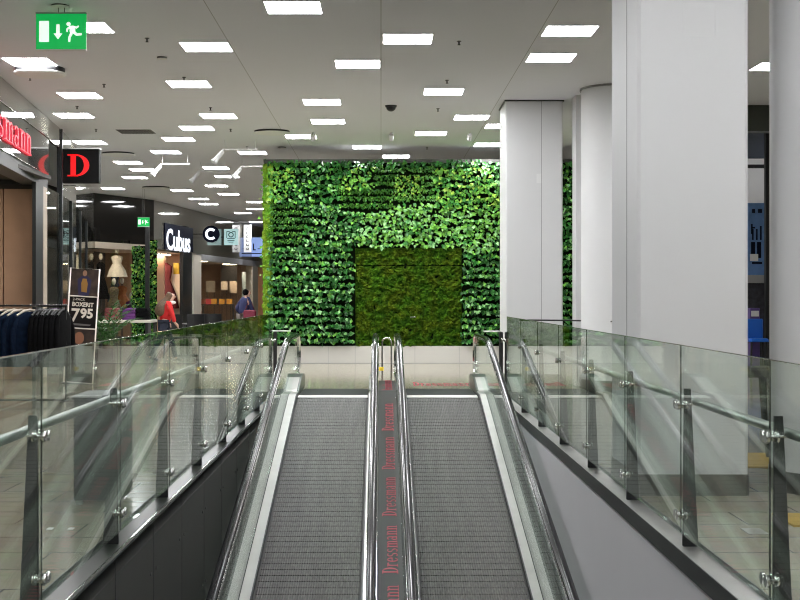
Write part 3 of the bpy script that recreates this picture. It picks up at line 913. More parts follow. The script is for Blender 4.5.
# track spots that light the green wall
SPOT = [((160, 164), (190, 163)), ((198, 171), (228, 170)), ((240, 166.5), (268, 166)), ((222, 149.5), (258, 150))]
TL = ['first spotlight rail from the left above the shopfronts', 'second spotlight rail from the left, farther back', 'third spotlight rail beside the green wall edge', 'nearest spotlight rail beside the green wall edge']
for (pa, pb), tl in zip(SPOT, TL):
    da = F * 2.92 / (VY - pa[1]); Xa = (pa[0] - VX) * da / F; Xb = (pb[0] - VX) * da / F
    t = thing('track_spotlight', 'white ceiling ' + tl, 'spotlight', (Xa, da, CEIL), 'track spotlights')
    MB().box((Xa, da - .02, CEIL - .22), (Xb, da + .02, CEIL - .19)).build('track', M_white, t)
    b = MB()
    for q in (Xa + .05, Xb - .05): b.tube([(q, da, CEIL - .19), (q, da, CEIL - .001)], .006, 6)
    b.build('hanger', M_white, t)
    b = MB(); p0 = Vector((Xa + .02, da, CEIL - .24)); dr = Vector((-.45, -.25, -.6)).normalized()
    b.tube([p0, p0 + dr * .05, p0 + dr * .22, p0 + dr * .30], [.035, .045, .05, .07], 14); b.build('lamp_head', M_white, t)
# added spots that stand in for the track lamps and light the green wall
for i, X in enumerate((-1.3, 0.2, 1.7, 3.2)):
    t = thing('added_wall_spot', '%s small white spot added to light the green wall,' % ('first', 'second', 'third', 'fourth')[i] + ' counted from the left', 'spotlight', (X, 25.2, CEIL), 'spots added to wash the green wall')
    b = MB(); b.tube([(X, 25.2, CEIL - .001), (X, 25.2, CEIL - .05)], .02, 8); b.build('stem', M_white, t)
    b = MB(); b.tube([(X, 25.2, CEIL - .05), (X, 25.28, CEIL - .13)], .045, 12); b.build('lamp_head', M_white, t)
    ld = bpy.data.lights.new('spot_lamp', 'SPOT'); ld.energy = 90; ld.spot_size = math.radians(95); ld.spot_blend = 0.7; ld.shadow_soft_size = 0.06; ld.color = (1.0, 0.97, 0.9)
    lo = bpy.data.objects.new('spot_lamp', ld); COL.objects.link(lo); lo.location = (X, 25.33, CEIL - .17)
    lo.rotation_euler = (Vector((X, 27.4, 2.1)) - Vector(lo.location)).to_track_quat('-Z', 'Y').to_euler()

# ------------------------------------------------------------------ exit signs
def exit_sign(cx, d, zc, w_, h_, label, full=True):
    t = thing('exit_sign', label, 'exit sign', (cx, d, zc))
    MB().box((cx - w_ / 2, d, zc - h_ / 2), (cx + w_ / 2, d + .03, zc + h_ / 2)).build('panel', M_exit, t)
    MB().box((cx - w_ / 2 - .004, d - .004, zc - h_ / 2 - .014), (cx + w_ / 2 + .004, d + .034, zc - h_ / 2)).build('bottom_rail', M_discw, t)
    MB().box((cx - w_ / 2 - .004, d - .004, zc + h_ / 2), (cx + w_ / 2 + .004, d + .034, zc + h_ / 2 + .014)).build('top_rail', M_grey, t)
    b = MB()
    zt = zc + h_ / 2
    for q in (-.06 * w_, .06 * w_): b.tube([(cx + q, d + .015, zt), (cx + q, d + .015, CEIL - .001)], .004, 6)
    b.build('hanger', M_dgrey, t)
    U = w_ / 50.0                                                  # one photo pixel of the sign

    def Q(px, py): return (cx + (px - 61) * U, zc - (py - 31.5) * U)
    def poly(pts): b.prism([Q(*p) for p in pts], 'y', d - .004, d - .0005)
    b = MB()
    poly([(39.2, 21), (49, 21), (49, 42), (39.2, 42)])             # doorway
    poly([(56.4, 24.5), (59.6, 24.5), (59.6, 34), (56.4, 34)]); poly([(53.6, 33.5), (62.4, 33.5), (58, 39.2)])      # arrow
    c = [(68.6 + 2.1 * math.cos(a), 24 + 2.1 * math.sin(a)) for a in [i * math.pi / 6 for i in range(12)]]; poly(c)       # head
    poly([(70, 26), (73.2, 25.6), (75.5, 30), (74, 33.2), (70.5, 34), (69.6, 31)])                                          # trunk
    poly([(70.2, 26), (71.5, 27.6), (68, 29.6), (67.8, 32), (66.3, 32), (66.6, 28.4)])                                   # rear arm
    poly([(73, 25.8), (76.5, 26.6), (78.6, 25.4), (79, 26.8), (76.4, 28.6), (73.6, 27.8)])                                # front arm
    poly([(70.3, 33), (72.6, 34.2), (70.6, 37.6), (70.2, 42), (68.2, 42), (68.6, 36.6)])                                 # standing leg
    poly([(72.6, 32.2), (75, 31), (77.2, 33.4), (81.6, 33), (81.8, 35.2), (76.2, 35.8), (73.8, 33.8)])                    # trailing leg
    b.build('pictogram', M_exitw, t)
    return t


exit_sign((61 - VX) * 14.2 / F, 14.2, EYE + (VY - 31.5) * 14.2 / F, 50 * 14.2 / F, 35.5 * 14.2 / F, 'large green running man exit sign hanging from the ceiling')
exit_sign((143.5 - VX) * 38.5 / F, 38.5, EYE + (VY - 222) * 38.5 / F, 0.34, 0.26, 'small far green exit sign beside the dark shop box')

# ------------------------------------------------------------------ shopfronts on the left
FP = [(-4.62, 6.0), (-4.95, 10.0), (-5.41, 18.75), (-5.99, 24.7), (-6.35, 27.5), (-8.70, 40.0)]


def fx(d):
    for (xa, da), (xb, db) in zip(FP, FP[1:]):
        if da <= d <= db: return xa + (xb - xa) * (d - da) / (db - da)
    return FP[-1][0]


def facade(d0, d1, z0, z1, off=0.0, th=0.06):
    """slab following the curved shopfront between two depths; off > 0 stands out into the mall"""
    ds = sorted(set([d0, d1] + [q[1] for q in FP if d0 < q[1] < d1])); vs = []; fs = []
    for d in ds:
        x = fx(d) + off
        vs += [(x, d, z0), (x, d, z1), (x - th, d, z1), (x - th, d, z0)]
    for i in range(len(ds) - 1):
        k = 4 * i
        for a in range(4):
            c = (a + 1) % 4
            fs.append((k + a, k + c, k + 4 + c, k + 4 + a))
    fs.append((3, 2, 1, 0)); e = 4 * (len(ds) - 1); fs.append((e, e + 1, e + 2, e + 3))
    return vs, fs


def fbox(d0, d1, z0, z1, off=0.0, th=0.06):
    b = MB(); b.add(*facade(d0, d1, z0, z1, off, th)); return b


struct(fbox(6, 24.7, 4.16, CEIL - .001).build('wall_shopfront_upper', M_mirrorgrey), 'grey glossy glass band above the red lettered shop sign', 'wall')
struct(fbox(24.75, 40, 3.3, CEIL - .001).build('wall_shopfront_far', M_mirrorgrey), 'grey glossy glass band above the far shop windows', 'wall')
struct(fbox(24.68, 24.78, 0, CEIL - .002, 0.03, 0.1).build('trim_6', M_fin), 'dark upright mullion beside the hanging sign', 'trim')
sg = thing('shop_sign', 'long grey shop fascia with glowing red lettering on the left', 'shop sign', (fx(19), 19, 3.5))
fbox(8, 23.1, 3.5, 4.15, 0.02, 0.08).build('fascia_board', M_fascia, sg)
fbox(8, 23.1, 4.15, 4.165, 0.03, 0.08).build('top_edge', M_polish, sg)
fbox(8, 23.1, 3.485, 3.5, 0.03, 0.08).build('bottom_edge', M_polish, sg)
# lettering on plane between FP[2] and FP[3]
pA = Vector((FP[2][0] + .102, FP[2][1], 0)); tdir = (Vector((FP[3][0], FP[3][1], 0)) - Vector((FP[2][0], FP[2][1], 0))).normalized()
nrm = Vector((tdir.y, -tdir.x, 0))
b = MB(); hgt = 0.46; ln = 5.24 * hgt * 1.95
start = 21.0 - ln * tdir.y
o_ = Vector((fx(start) + .024 if start > 18.75 else FP[2][0] + (start - 18.75) * tdir.x / tdir.y + .024, start, 3.63))
glyphs(b, 'Dressmann', frame(o_, tdir * hgt, (0, 0, hgt), nrm), 0, 0.04, 1.95)
b.build('lettering', M_redneon, sg)
struct(fbox(8, 23.1, 3.28, 3.485, 0.0, 0.3).build('wall_shopfront_header', M_dgrey), 'dark header over the shop entrance', 'wall')
struct(fbox(21.72, 22.5, 0, 3.28, 0.02, 0.06).build('wall_shopfront_pier', M_fin), 'dark pier beside the shop entrance', 'wall')
struct(fbox(22.52, 23.05, 0, 3.28, 0.0, 0.06).build('trim_7', M_beige), 'pale lit jamb beside the dark pier', 'trim')
struct(fbox(8, 14.5, 0, 3.28, 0.0, 0.2).build('wall_shopfront_near', M_darkwall))
# shop interior behind the entrance
struct(MB().box((-9.5, 13.5, 0), (-9.3, 40, CEIL - .01)).build('wall_shop_rear', M_darkwall))
struct(MB().box((-9.3, 13.5, 0), (-5.3, 13.6, CEIL - .01)).build('wall_shop_side', M_darkwall))
tw = thing('wall_panel', 'tan wooden wall panels inside the shop entrance', 'wall panel', (-6.6, 21.9, 0))
b = MB()
for i in range(4): b.box((-8.2 + i * .62, 22.2, 0.0), (-7.6 + i * .62, 22.26, 3.2))
b.build('board', M_tan, tw)
MB().box((-8.2, 22.27, 0), (-5.75, 22.33, 3.28)).build('backing', M_darkwall, tw)
for (i, (x, y)) in enumerate(((-6.9, 19.0), (-7.2, 21.2))):
    tl = thing('shop_lamp', '%s square lamp inside the shop entrance' % ('nearer', 'farther')[i], 'ceiling light', (x, y, 3.35), 'lamps inside the near shop')
    MB().box((x - .22, y - .22, 3.30), (x + .22, y + .22, 3.32)).build('diffuser', emis('warm_lamp_%d' % i, (1.0, 0.82, 0.62), 22.0), tl)
    MB().box((x - .24, y - .24, 3.321), (x + .24, y + .24, 3.36)).build('housing', M_dgrey, tl)
struct(MB().box((-9.3, 13.6, 3.36), (-5.55, 22.2, 3.42)).build('ceiling_shop', M_darkwall))
# windows beyond the pier
for i, (a, c) in enumerate(((23.1, 24.66), (24.82, 26.4), (26.55, 29.5), (29.6, 33.5), (33.6, 39.95))):
    struct(fbox(a, c, 0.05, 3.3, 0.0, 0.02).build('window_%d' % (i + 1), M_shopglass), 'shop window pane, %s beyond the dark pier' % ('first', 'second', 'third', 'fourth', 'fifth')[i], 'window')
for i, d in enumerate((26.4, 29.5, 33.5)):
    struct(fbox(d + .01, d + .09, 0, 3.3, 0.03, 0.1).build('trim_%d' % (8 + i), M_fin))
struct(fbox(24.8, 39.9, 2.35, 2.5, -0.3, 0.08).build('trim_12', M_dgrey), 'dark rail inside the far shop windows', 'trim')

# hanging square letter sign
SD = 25.0
t = thing('hanging_sign', 'hanging black square sign with a large red letter D', 'sign', (-5.68, SD, 3.86))
sx0, sx1, sz0, sz1 = (62.5 - VX) * SD / F, (99 - VX) * SD / F, EYE + (VY - 183) * SD / F, EYE + (VY - 149) * SD / F
MB().cbox((sx0, SD, sz0), (sx1, SD + .16, sz1), .008).build('case', mat('sign_black', (0.004, 0.004, 0.004), .5, spec=.15), t)
b = MB(); hh = 22 * SD / F
glyphs(b, 'D', frame(((67.5 - VX) * SD / F, SD - .001, EYE + (VY - 176.3) * SD / F), (hh, 0, 0), (0, 0, hh), (0, -1, 0)), 0, 0.012, 1.6)
b.build('lettering', M_redlit, t)
MB().box((sx0 - .01, SD - .005, sz1), (sx1 + .01, SD + .165, sz1 + .02)).build('top_rail', M_steel, t)
b = MB()
for z in (sz0 + .15, sz1 - .15): b.tube([(fx(SD + .08) - .01, SD + .08, z), (sx0 + .01, SD + .08, z)], .015, 8)
b.build('bracket', M_polish, t)

# dark shop box facing the camera (between near and far shops)
C0, C1 = Vector((-8.70, 40.0, 0)), Vector((-7.40, 43.0, 0))
cdir = (C1 - C0).normalized(); cn = Vector((cdir.y, -cdir.x, 0))


def onC(s, off, z): return C0 + cdir * s + cn * off + Vector((0, 0, z))


LC = (C1 - C0).length


def cface(s0, s1, z0, z1, off, th):
    b = MB(); vs = [onC(s0, off, z0), onC(s1, off, z0), onC(s1, off - th, z0), onC(s0, off - th, z0), onC(s0, off, z1), onC(s1, off, z1), onC(s1, off - th, z1), onC(s0, off - th, z1)]
    b.add(vs, [(3, 2, 1, 0), (4, 5, 6, 7), (0, 1, 5, 4), (1, 2, 6, 5), (2, 3, 7, 6), (3, 0, 4, 7)]); return b


struct(cface(0, LC, 3.05, CEIL - .001, 0, .1).build('wall_box_upper', M_mirrordark), 'dark glossy upper band of the middle shop', 'wall')
struct(cface(0, LC, 2.86, 3.05, 0.05, .2).build('wall_box_beam', M_beige), 'tan beam across the middle shop window', 'wall')
struct(cface(0, LC, 0.05, 2.86, 0, .02).build('window_7', M_shopglass), 'middle shop window with white dress', 'window')
struct(MB().box((-11.5, 46.2, 0), (-7.6, 46.4, CEIL - .01)).build('wall_box_rear', M_tan))
struct(MB().box((-9.75, 40.2, 0), (-9.65, 46.2, CEIL - .01)).build('wall_box_side', M_darkwall))
# dress forms
def dress(loc, h0, h1, m, label, wide=0.3, stand=True):
    x, y, z = loc
    t = thing('dress_form', label, 'dress', loc)
    n = 28; rings = []
    H = h1 - h0
    prof = [(0.0, wide), (.3, wide * .82), (.55, wide * .5), (.62, wide * .42), (.8, wide * .55), (.92, wide * .58), (1.0, wide * .2)]
    b = MB(); vs = []; fs = []
    for (q, r) in prof:
        for k in range(n):
            a = 2 * math.pi * k / n; rr = r * (1 + .09 * math.sin(a * 9) * (1 - q))
            vs.append((x + rr * math.cos(a), y + rr * .6 * math.sin(a), h0 + H * q))
    for i in range(len(prof) - 1):
        for k in range(n): fs.append((i * n + k, i * n + (k + 1) % n, (i + 1) * n + (k + 1) % n, (i + 1) * n + k))
    b.add(vs, fs, 0, True); b.build('dress', m, t)
    b = MB(); b.tube([(x, y, 0.03), (x, y, h1 + .1)], .02, 8); b.build('stand', M_dgrey, t)
    MB().lathe([(.2, 0), (.2, .02), (.05, .03)], (x, y, 0), 18).build('base', M_dgrey, t)
    MB().ball((x, y, h1 + .16), (.07, .08, .11), 12).build('mannequin_head', M_pale, t)
    return t


M_dressw = mat('cream_cloth', (0.75, 0.70, 0.60), 0.8); M_dressr = mat('crimson_cloth', (0.07, 0.004, 0.008), 0.8)
dress((-8.52, 42.6, 0), 2.02, 2.72, M_dressw, 'cream pleated dress on a stand in the middle shop window', .32)
dress((-9.02, 42.5, 0), 1.3, 2.5, M_blackcloth, 'dark coat on a stand left of the cream dress', .25)
dress((-8.50, 42.0, 0), 0.75, 1.7, mat('print_cloth', (0.12, 0.09, 0.05), 0.8, var=.6, vscale=25), 'patterned dress on a stand below the cream dress', .28)
dress((-8.75, 44.6, 0), 1.0, 1.75, mat('rust_garment', (0.35, 0.12, 0.04), .8), 'orange top on a stand behind the cream dress', .3)
dress((-8.25, 43.6, 0), 0.5, 1.25, mat('plum_garment', (0.10, 0.02, 0.10), .8), 'low plum dress on a stand right of the patterned dress', .3)
dress((-9.05, 44.9, 0), 1.2, 2.3, M_bluecloth, 'dark blue dress at the rear left of the middle shop', .26)
tl = thing('shop_lamp', 'warm lamp panel added behind the middle shop window to light the dress', 'ceiling light', (-8.75, 41.6, 3.0))  # added lamp, brightens the front of the cream dress
MB().box((-9.1, 41.4, 2.98), (-8.45, 41.8, 3.0)).build('diffuser', emis('warm_lamp_d', (1.0, 0.8, 0.62), 34.0), tl)
MB().box((-9.12, 41.38, 3.001), (-8.43, 41.82, 3.04)).build('housing', M_dgrey, tl)
struct(MB().prism([(-9.65, 40.3), (-8.68, 40.3), (-7.55, 42.9), (-7.55, 46.2), (-9.65, 46.2)], 'z', 3.041, 3.06).build('ceiling_box', M_darkwall))
tl = thing('shop_lamp', 'warm lamp panel at the rear of the middle shop', 'ceiling light', (-8.1, 44, 3.0))
MB().box((-8.6, 43.8, 2.98), (-7.9, 44.6, 3.0)).build('diffuser', emis('warm_lamp_c', (1.0, 0.75, 0.52), 30.0), tl)
MB().box((-8.62, 43.78, 3.001), (-7.88, 44.62, 3.04)).build('housing', M_dgrey, tl)

# far shop row
E0, E1 = Vector((-7.40, 43.0, 0)), Vector((-4.60, 67.5, 0))
edir = (E1 - E0).normalized(); en = Vector((edir.y, -edir.x, 0))


def sE(x):
    """distance along the far shop row seen at photo column x"""
    u = (x - VX) / F
    return (u * E0.y - E0.x) / (edir.x - u * edir.y)


def onE(s, off, z): return E0 + edir * s + en * off + Vector((0, 0, z))


def eface(s0, s1, z0, z1, off, th):
    b = MB(); vs = [onE(s0, off, z0), onE(s1, off, z0), onE(s1, off - th, z0), onE(s0, off - th, z0), onE(s0, off, z1), onE(s1, off, z1), onE(s1, off - th, z1), onE(s0, off - th, z1)]
    b.add(vs, [(3, 2, 1, 0), (4, 5, 6, 7), (0, 1, 5, 4), (1, 2, 6, 5), (2, 3, 7, 6), (3, 0, 4, 7)]); return b


def zE(y, s): return EYE + (VY - y) * (E0 + edir * s).y / F


struct(eface(0, 24, 2.95, CEIL - .001, 0, .1).build('wall_far_upper', M_mirrorgrey), 'grey glossy band over the far row of shops', 'wall')
s0, s1 = sE(157), sE(183)
struct(eface(0, s0, 0, 2.95, 0, .1).build('wall_far_pier', M_fin), 'dark pier left of the far shop doorway', 'wall')
struct(eface(s1, sE(192), 0, 2.95, 0.0, .12).build('wall_far_pier_right', M_fin), 'dark pier right of the far shop doorway', 'wall')
struct(eface(sE(192.2), sE(200), 0, 2.9, 0.05, .3).build('trim_13', M_pale), 'pale stone pilaster of the far shops', 'trim')
struct(eface(sE(200), 24, 2.72, 2.95, 0.06, .2).build('wall_far_beam', mat('pale_beam', (0.42, 0.42, 0.44), 0.4)), 'pale beam above the farthest shop windows', 'wall')
for i, (xa, xb) in enumerate(((200.5, 219), (219.6, 240), (240.5, 251))):
    struct(eface(sE(xa), sE(xb), 0.05, 2.72, 0, .02).build('window_%d' % (8 + i), M_shopglass), 'far shop window, %s from the pale pilaster' % ('first', 'second', 'third')[i], 'window')
struct(eface(sE(251.5), sE(257), 0, 2.95, 0.05, .3).build('trim_14', M_pale), 'pale pilaster at the end of the far shops', 'trim')
# interiors
struct(MB().box((-12, 49.0, 0), (-7.0, 49.15, 2.94)).build('wall_far_rear', M_warm), 'warm lit rear wall inside the far shop doorway', 'wall')
struct(MB().box((-10, 63.0, 0), (-5.0, 63.15, 2.94)).build('wall_far_rear_second', M_tan))
struct(MB().prism([(-10.5, 43.3), (-7.55, 43.3), (-5.35, 62.9), (-10.5, 62.9)], 'z', 2.905, 2.93).build('ceiling_far_shop', M_warm))
for i, (x, y, e) in enumerate(((-7.9, 46.5, 40.0), (-7.6, 55.0, 26.0), (-6.8, 60.5, 26.0))):
    tl = thing('shop_lamp', ('warm lamp panel inside the far shop doorway', 'warm lamp panel behind the pale pilaster', 'warm lamp panel in the farthest shop')[i], 'ceiling light', (x, y, 2.9))
    MB().box((x - .4, y - .5, 2.84), (x + .4, y + .5, 2.86)).build('diffuser', emis('warm_lamp_e%d' % i, (1.0, 0.72, 0.5), e), tl)
    MB().box((x - .42, y - .52, 2.861), (x + .42, y + .52, 2.9)).build('housing', M_dgrey, tl)
dress((W(164.5, 0, 47.6).x, 47.6, 0), 0.95, 2.6, M_dressr, 'long crimson dress hanging in the lit far doorway', .50)
tb = thing('display_box', 'yellow display box on a stand in the lit doorway', 'display', (W(176.5, 0, 48).x, 48, 0))
q = W(176.5, 0, 48).x
MB().box((q - .1, 47.9, 2.2), (q + .1, 48.1, 2.6)).build('box', M_yelplastic, tb); MB().box((q - .14, 47.9, 0), (q + .14, 48.2, 2.19)).build('stand', M_dressw, tb)
# shop name, white letters on the far shop
ts = thing('shop_sign', 'white glowing shop name letters above the far lit doorway', 'shop sign', onE(sE(177), 0, 3.0))
sa, sb_ = sE(164.5), sE(191)
b = MB(); hz = 0.82
cu_len = sb_ - sa
text_mesh(b, 'Cubus', 1.0, frame(onE(sa, .06, zE(249, sa) ), edir * (cu_len / 2.85), (0, 0, 1.0), en), 0, 0.008, 1.0, 'LEFT', 0.015)
b.build('lettering', M_whitelit, ts)
eface(sa - .1, sb_ + .1, 2.98, 3.85, .05, .04).build('board', M_navysign, ts)
# round letter sign
def round_sign(px, py, d, r, label):
    c = W(px, py, d)
    t = thing('round_sign', label, 'sign', c)
    MB().lathe([(r, 0), (r, .12)], (c.x, c.y, c.z), 32, ax='y').build('disc', M_navysign, t)
    b = MB()
    for quad in _arc(0, 0, .70, .70, .40, .40, 45, 315, 20):
        b.prism([(c.x + r * p[0], c.z + r * p[1]) for p in quad], 'y', c.y - .012, c.y - .001)
    b.build('lettering', M_whitelit, t)
    xx = E0.x + edir.x * (c.y - E0.y) / edir.y
    b = MB(); b.tube([(c.x - r + .02, c.y + .06, c.z), (xx - .02, c.y + .06, c.z)], .02, 8); b.build('bracket', M_dgrey, t)


round_sign(211, 234, 48.5, 0.31, 'round dark sign with a white letter C')
c = W(231, 237, 52.5)
t = thing('hanging_sign', 'pale turquoise square sign with a dark camera emblem', 'sign', c)
MB().box((c.x - .28, c.y, c.z - .32), (c.x + .28, c.y + .1, c.z + .32)).build('case', mat('pale_turquoise', (0.5, 0.75, 0.75), .4, emit=(.55, .85, .85), es=.5), t)
b = MB()
M_teal = mat('teal_mark', (0.03, 0.12, 0.14), 0.4)
for quad in _arc(c.x, c.z + .09, .11, .11, .07, .07, 0, 360, 18): b.prism(quad, 'y', c.y - .008, c.y - .001)
for (x0, z0, x1, z1) in ((-.18, -.05, -.15, .2), (.15, -.05, .18, .2), (-.18, .2, -.05, .23), (.05, .2, .18, .23), (-.15, -.08, .15, -.05), (-.14, -.17, .14, -.13), (-.1, -.24, .1, -.22)):
    b.box((c.x + x0, c.y - .008, c.z + z0), (c.x + x1, c.y - .001, c.z + z1))
b.build('emblem', M_teal, t)
b = MB(); xx = E0.x + edir.x * (c.y - E0.y) / edir.y; b.tube([(c.x - .27, c.y + .05, c.z), (xx - .02, c.y + .05, c.z)], .02, 8); b.build('bracket', M_dgrey, t)
c = W(247.5, 238.5, 56)
t = thing('hanging_sign', 'tall narrow white sign with dark upright lettering', 'sign', c)
MB().box((c.x - .16, c.y, c.z - .58), (c.x + .16, c.y + .1, c.z + .58)).build('case', mat('white_sign', (0.75, 0.75, 0.75), .4, emit=(.9, .9, .95), es=.45), t)
b = MB()
for i in range(6):
    zz = c.z + .42 - .17 * i
    for quad in _arc(c.x, zz, .07, .06, .035, .03, 30 * i, 250 + 30 * i, 8): b.prism(quad, 'y', c.y - .008, c.y - .001)
b.build('lettering', M_dgrey, t)
c = W(253, 247, 58)
t = thing('hanging_sign', 'wide pale blue panel sign behind the tall white sign', 'sign', c)
MB().box((c.x - .45, c.y, c.z - .42), (c.x + .5, c.y + .1, c.z + .42)).build('case', mat('pale_blue_sign', (0.25, 0.36, 0.68), .4, emit=(.26, .38, .8), es=.6), t)
b = MB(); 
for (x0, z0, x1, z1) in ((.0, -.1, .05, .15), (.0, -.15, .12, -.1), (.2, -.1, .34, -.06), (-.1, -.3, .4, -.26)): b.box((c.x + x0, c.y - .008, c.z + z0), (c.x + x1, c.y - .001, c.z + z1))
b.build('lettering', M_navysign, t)

# leafy panels built in place of the green wall's mirror image by the far doorway
def ivy_reflection(x0, x1, y0, y1, d, label):
    a = W(x0, y1, d); c = W(x1, y0, d)
    t = thing('ivy_reflection', label, 'reflection panel', ((a.x + c.x) / 2, d, 0))
    MB().box((a.x, d + .02, 0), (c.x, d + .1, c.z)).build('backing', mat('dark_soil', (0, 0, 0)), t)
    b = MB(); area = (c.x - a.x) * (c.z - 0.0)
    for _ in range(int(area * 420)):
        leaf(b, (R.uniform(a.x, c.x), d + .01 - R.uniform(0, .08), R.uniform(0.05, c.z)), R.uniform(.08, .13), R.choice((0, 0, 1, 1, 2, 5)), None, .7)
    o = b.build('foliage', LM, t); o['kind'] = 'stuff'


ivy_reflection(132, 147.5, 246, 330, 41.5, 'leafy panel imitating the green wall reflection, left of the dark post')
ivy_reflection(148.5, 156.5, 240, 330, 42.0, 'narrow leafy panel imitating the green wall reflection, right of the dark post')
tp = thing('dark_post', 'slim tall black post between the two leafy reflection panels', 'post', (W(147.6, 0, 41).x, 41, 0))
q = W(147.5, 0, 41).x
MB().cbox((q - .06, 40.9, 0), (q + .06, 41.05, 3.55), .01).build('shaft', M_black, tp)
MB().box((q - .14, 40.85, 0), (q + .14, 41.1, .02)).build('base', M_black, tp)

# picture panels / display in far windows
def flat(name, label, cat, x0, y0, x1, y1, d, m, th=.05, stand=True):
    a = W(x0, y1, d); c = W(x1, y0, d)
    t = thing(name, label, cat, ((a.x + c.x) / 2, d, 0))
    MB().box((a.x, d, a.z), (c.x, d + th, c.z)).build('panel', m, t)
    if stand:
        MB().box((a.x + .02, d + th, 0), (a.x + .06, d + th + .04, c.z - .02)).build('leg', M_dgrey, t)
        MB().box((c.x - .06, d + th, 0), (c.x - .02, d + th + .04, c.z - .02)).build('leg', M_dgrey, t)
    return t


flat('screen', 'black display screen in the far shop window', 'screen', 221, 261, 237, 281, 61.6, M_black)
flat('poster_board', 'left pale poster under the black screen', 'poster', 221, 281.5, 227.5, 290, 61.4, M_dressw)
flat('poster_board', 'right pale poster with dark figure under the black screen', 'poster', 229.5, 281, 237, 293, 61.3, M_wood)
flat('room_divider', 'pale blue panel in the farthest shop window', 'panel', 242, 272, 251, 300, 61, mat('ice_blue', (0.45, 0.6, 0.66), .5), .05)
flat('poster_board', 'pale poster in the first far window', 'poster', 206, 281, 215, 292, 57.5, M_pale)

# black café tables and chairs in front of the far shops, with small wares
M_tabletop = mat('table_black', (0.015, 0.014, 0.014), .4)


def cafe_table(x, y, label):
    t = thing('cafe_table', label, 'table', (x, y, 0), 'black tables before the far shops')
    MB().lathe([(.36, .72), (.37, .735), (.36, .75)], (x, y, 0), 24).build('table_top', M_tabletop, t)
    b = MB(); b.tube([(x, y, .03), (x, y, .72)], .035, 10); b.build('stem', M_black, t)
    MB().lathe([(.26, 0), (.26, .02), (.06, .04)], (x, y, 0), 20).build('base', M_black, t)


def cafe_chair(x, y, a, label):
    t = thing('cafe_chair', label, 'chair', (x, y, 0), 'black chairs before the far shops')
    M = Matrix.Translation((x, y, 0)) @ Matrix.Rotation(a, 4, 'Z')
    MB(M).cbox((-.22, -.22, .43), (.22, .22, .47), .02).build('seat', M_black, t)
    b = MB(M); n = 8; vs = []; fs = []
    for i in range(n + 1):
        u = -.21 + .42 * i / n; yy = .2 + .05 * (1 - (u / .21) ** 2)
        for (dy, z) in ((0, .52), (0, .98), (.025, .98), (.025, .52)): vs.append((u, yy + dy, z))
    for i in range(n):
        k = 4 * i
        for q in range(4): fs.append((k + q, k + 4 + q, k + 4 + (q + 1) % 4, k + (q + 1) % 4))
    fs += [(0, 1, 2, 3), (4 * n + 3, 4 * n + 2, 4 * n + 1, 4 * n)]
    b.add(vs, fs); b.build('backrest', M_black, t)
    for sx in (-.18, .18):
        for sy in (-.18, .18):
            b = MB(M); top = (.98 if False else .43)
            b.tube([(sx * 1.1, sy * 1.1, 0), (sx, sy, top)], .015, 8); b.build('leg', M_black, t)
        b = MB(M); b.tube([(sx, .19, .45), (sx, .215, .56)], .012, 6); b.build('back_strut', M_black, t)


tabs = [(-4.55, 31.0), (-4.0, 31.8)]
cafe_table(*tabs[0], 'black round table behind the woman in red'); cafe_table(*tabs[1], 'black round table left of the person in blue')
cafe_chair(-4.75, 30.1, 0.15, 'black chair beside the woman in red'); cafe_chair(-4.3, 30.3, -0.1, 'black chair, second to the right of the woman in red')
cafe_chair(-3.95, 30.9, 0.1, 'black chair nearest the person in blue')
def small_box(x, y, z, s, m, label):
    t = thing('gift_box', label, 'box', (x, y, z), 'bright boxes on the black tables')
    MB().cbox((x - s, y - s, z), (x + s, y + s, z + s * 1.6), .01).build('box', m, t)
    MB().cbox((x - s * 1.05, y - s * 1.05, z + s * 1.6), (x + s * 1.05, y + s * 1.05, z + s * 2.0), .01).build('lid', m, t)


M_or = mat('orange_card', (0.75, 0.30, 0.02), .5); M_rd = mat('red_card', (0.6, 0.06, 0.05), .5)
zz = .75
tq = thing('display_shelf', 'dark display shelf before the far window', 'shelf', (W(219, 0, 50).x, 50, 0))
q0, q1 = W(203, 0, 50).x, W(234, 0, 50).x
for z in (.35, 1.06): MB().box((q0, 49.8, z), (q1, 50.1, z + .03)).build('board', M_black, tq)
for q in (q0 + .02, q1 - .02): MB().box((q - .02, 49.8, 0), (q + .02, 50.1, 1.06)).build('side_panel', M_black, tq)
for i, (px, m) in enumerate(((209, M_rd), (214, M_or), (222, M_or), (229.5, M_or))):
    small_box(W(px, 0, 49.95).x, 49.95, 1.091, .10, m, '%s gift box from the left on the far dark shelf' % ('red first', 'orange second', 'orange third', 'orange fourth')[i])

# ------------------------------------------------------------------ clothes rack, banner, palm
RY = 17.0
rk = thing('clothes_rack', 'black clothes rack standing before the shop entrance', 'clothes rack', (-4.55, RY, 0))
RZ = 1.275
b = MB(); b.tube([(-5.05, RY, RZ), (-4.04, RY, RZ)], .013, 8); b.build('rail', M_black, rk)
for x in (-5.03, -4.06):
    b = MB(); b.tube([(x, RY, .06), (x, RY, RZ)], .013, 8); b.build('upright', M_black, rk)
    b = MB(); b.tube([(x, RY - .28, .05), (x, RY + .28, .05)], .013, 8); b.build('foot', M_black, rk)
b = MB(); b.tube([(-5.03, RY, .06), (-4.06, RY, .06)], .011, 8); b.build('bottom_bar', M_black, rk)


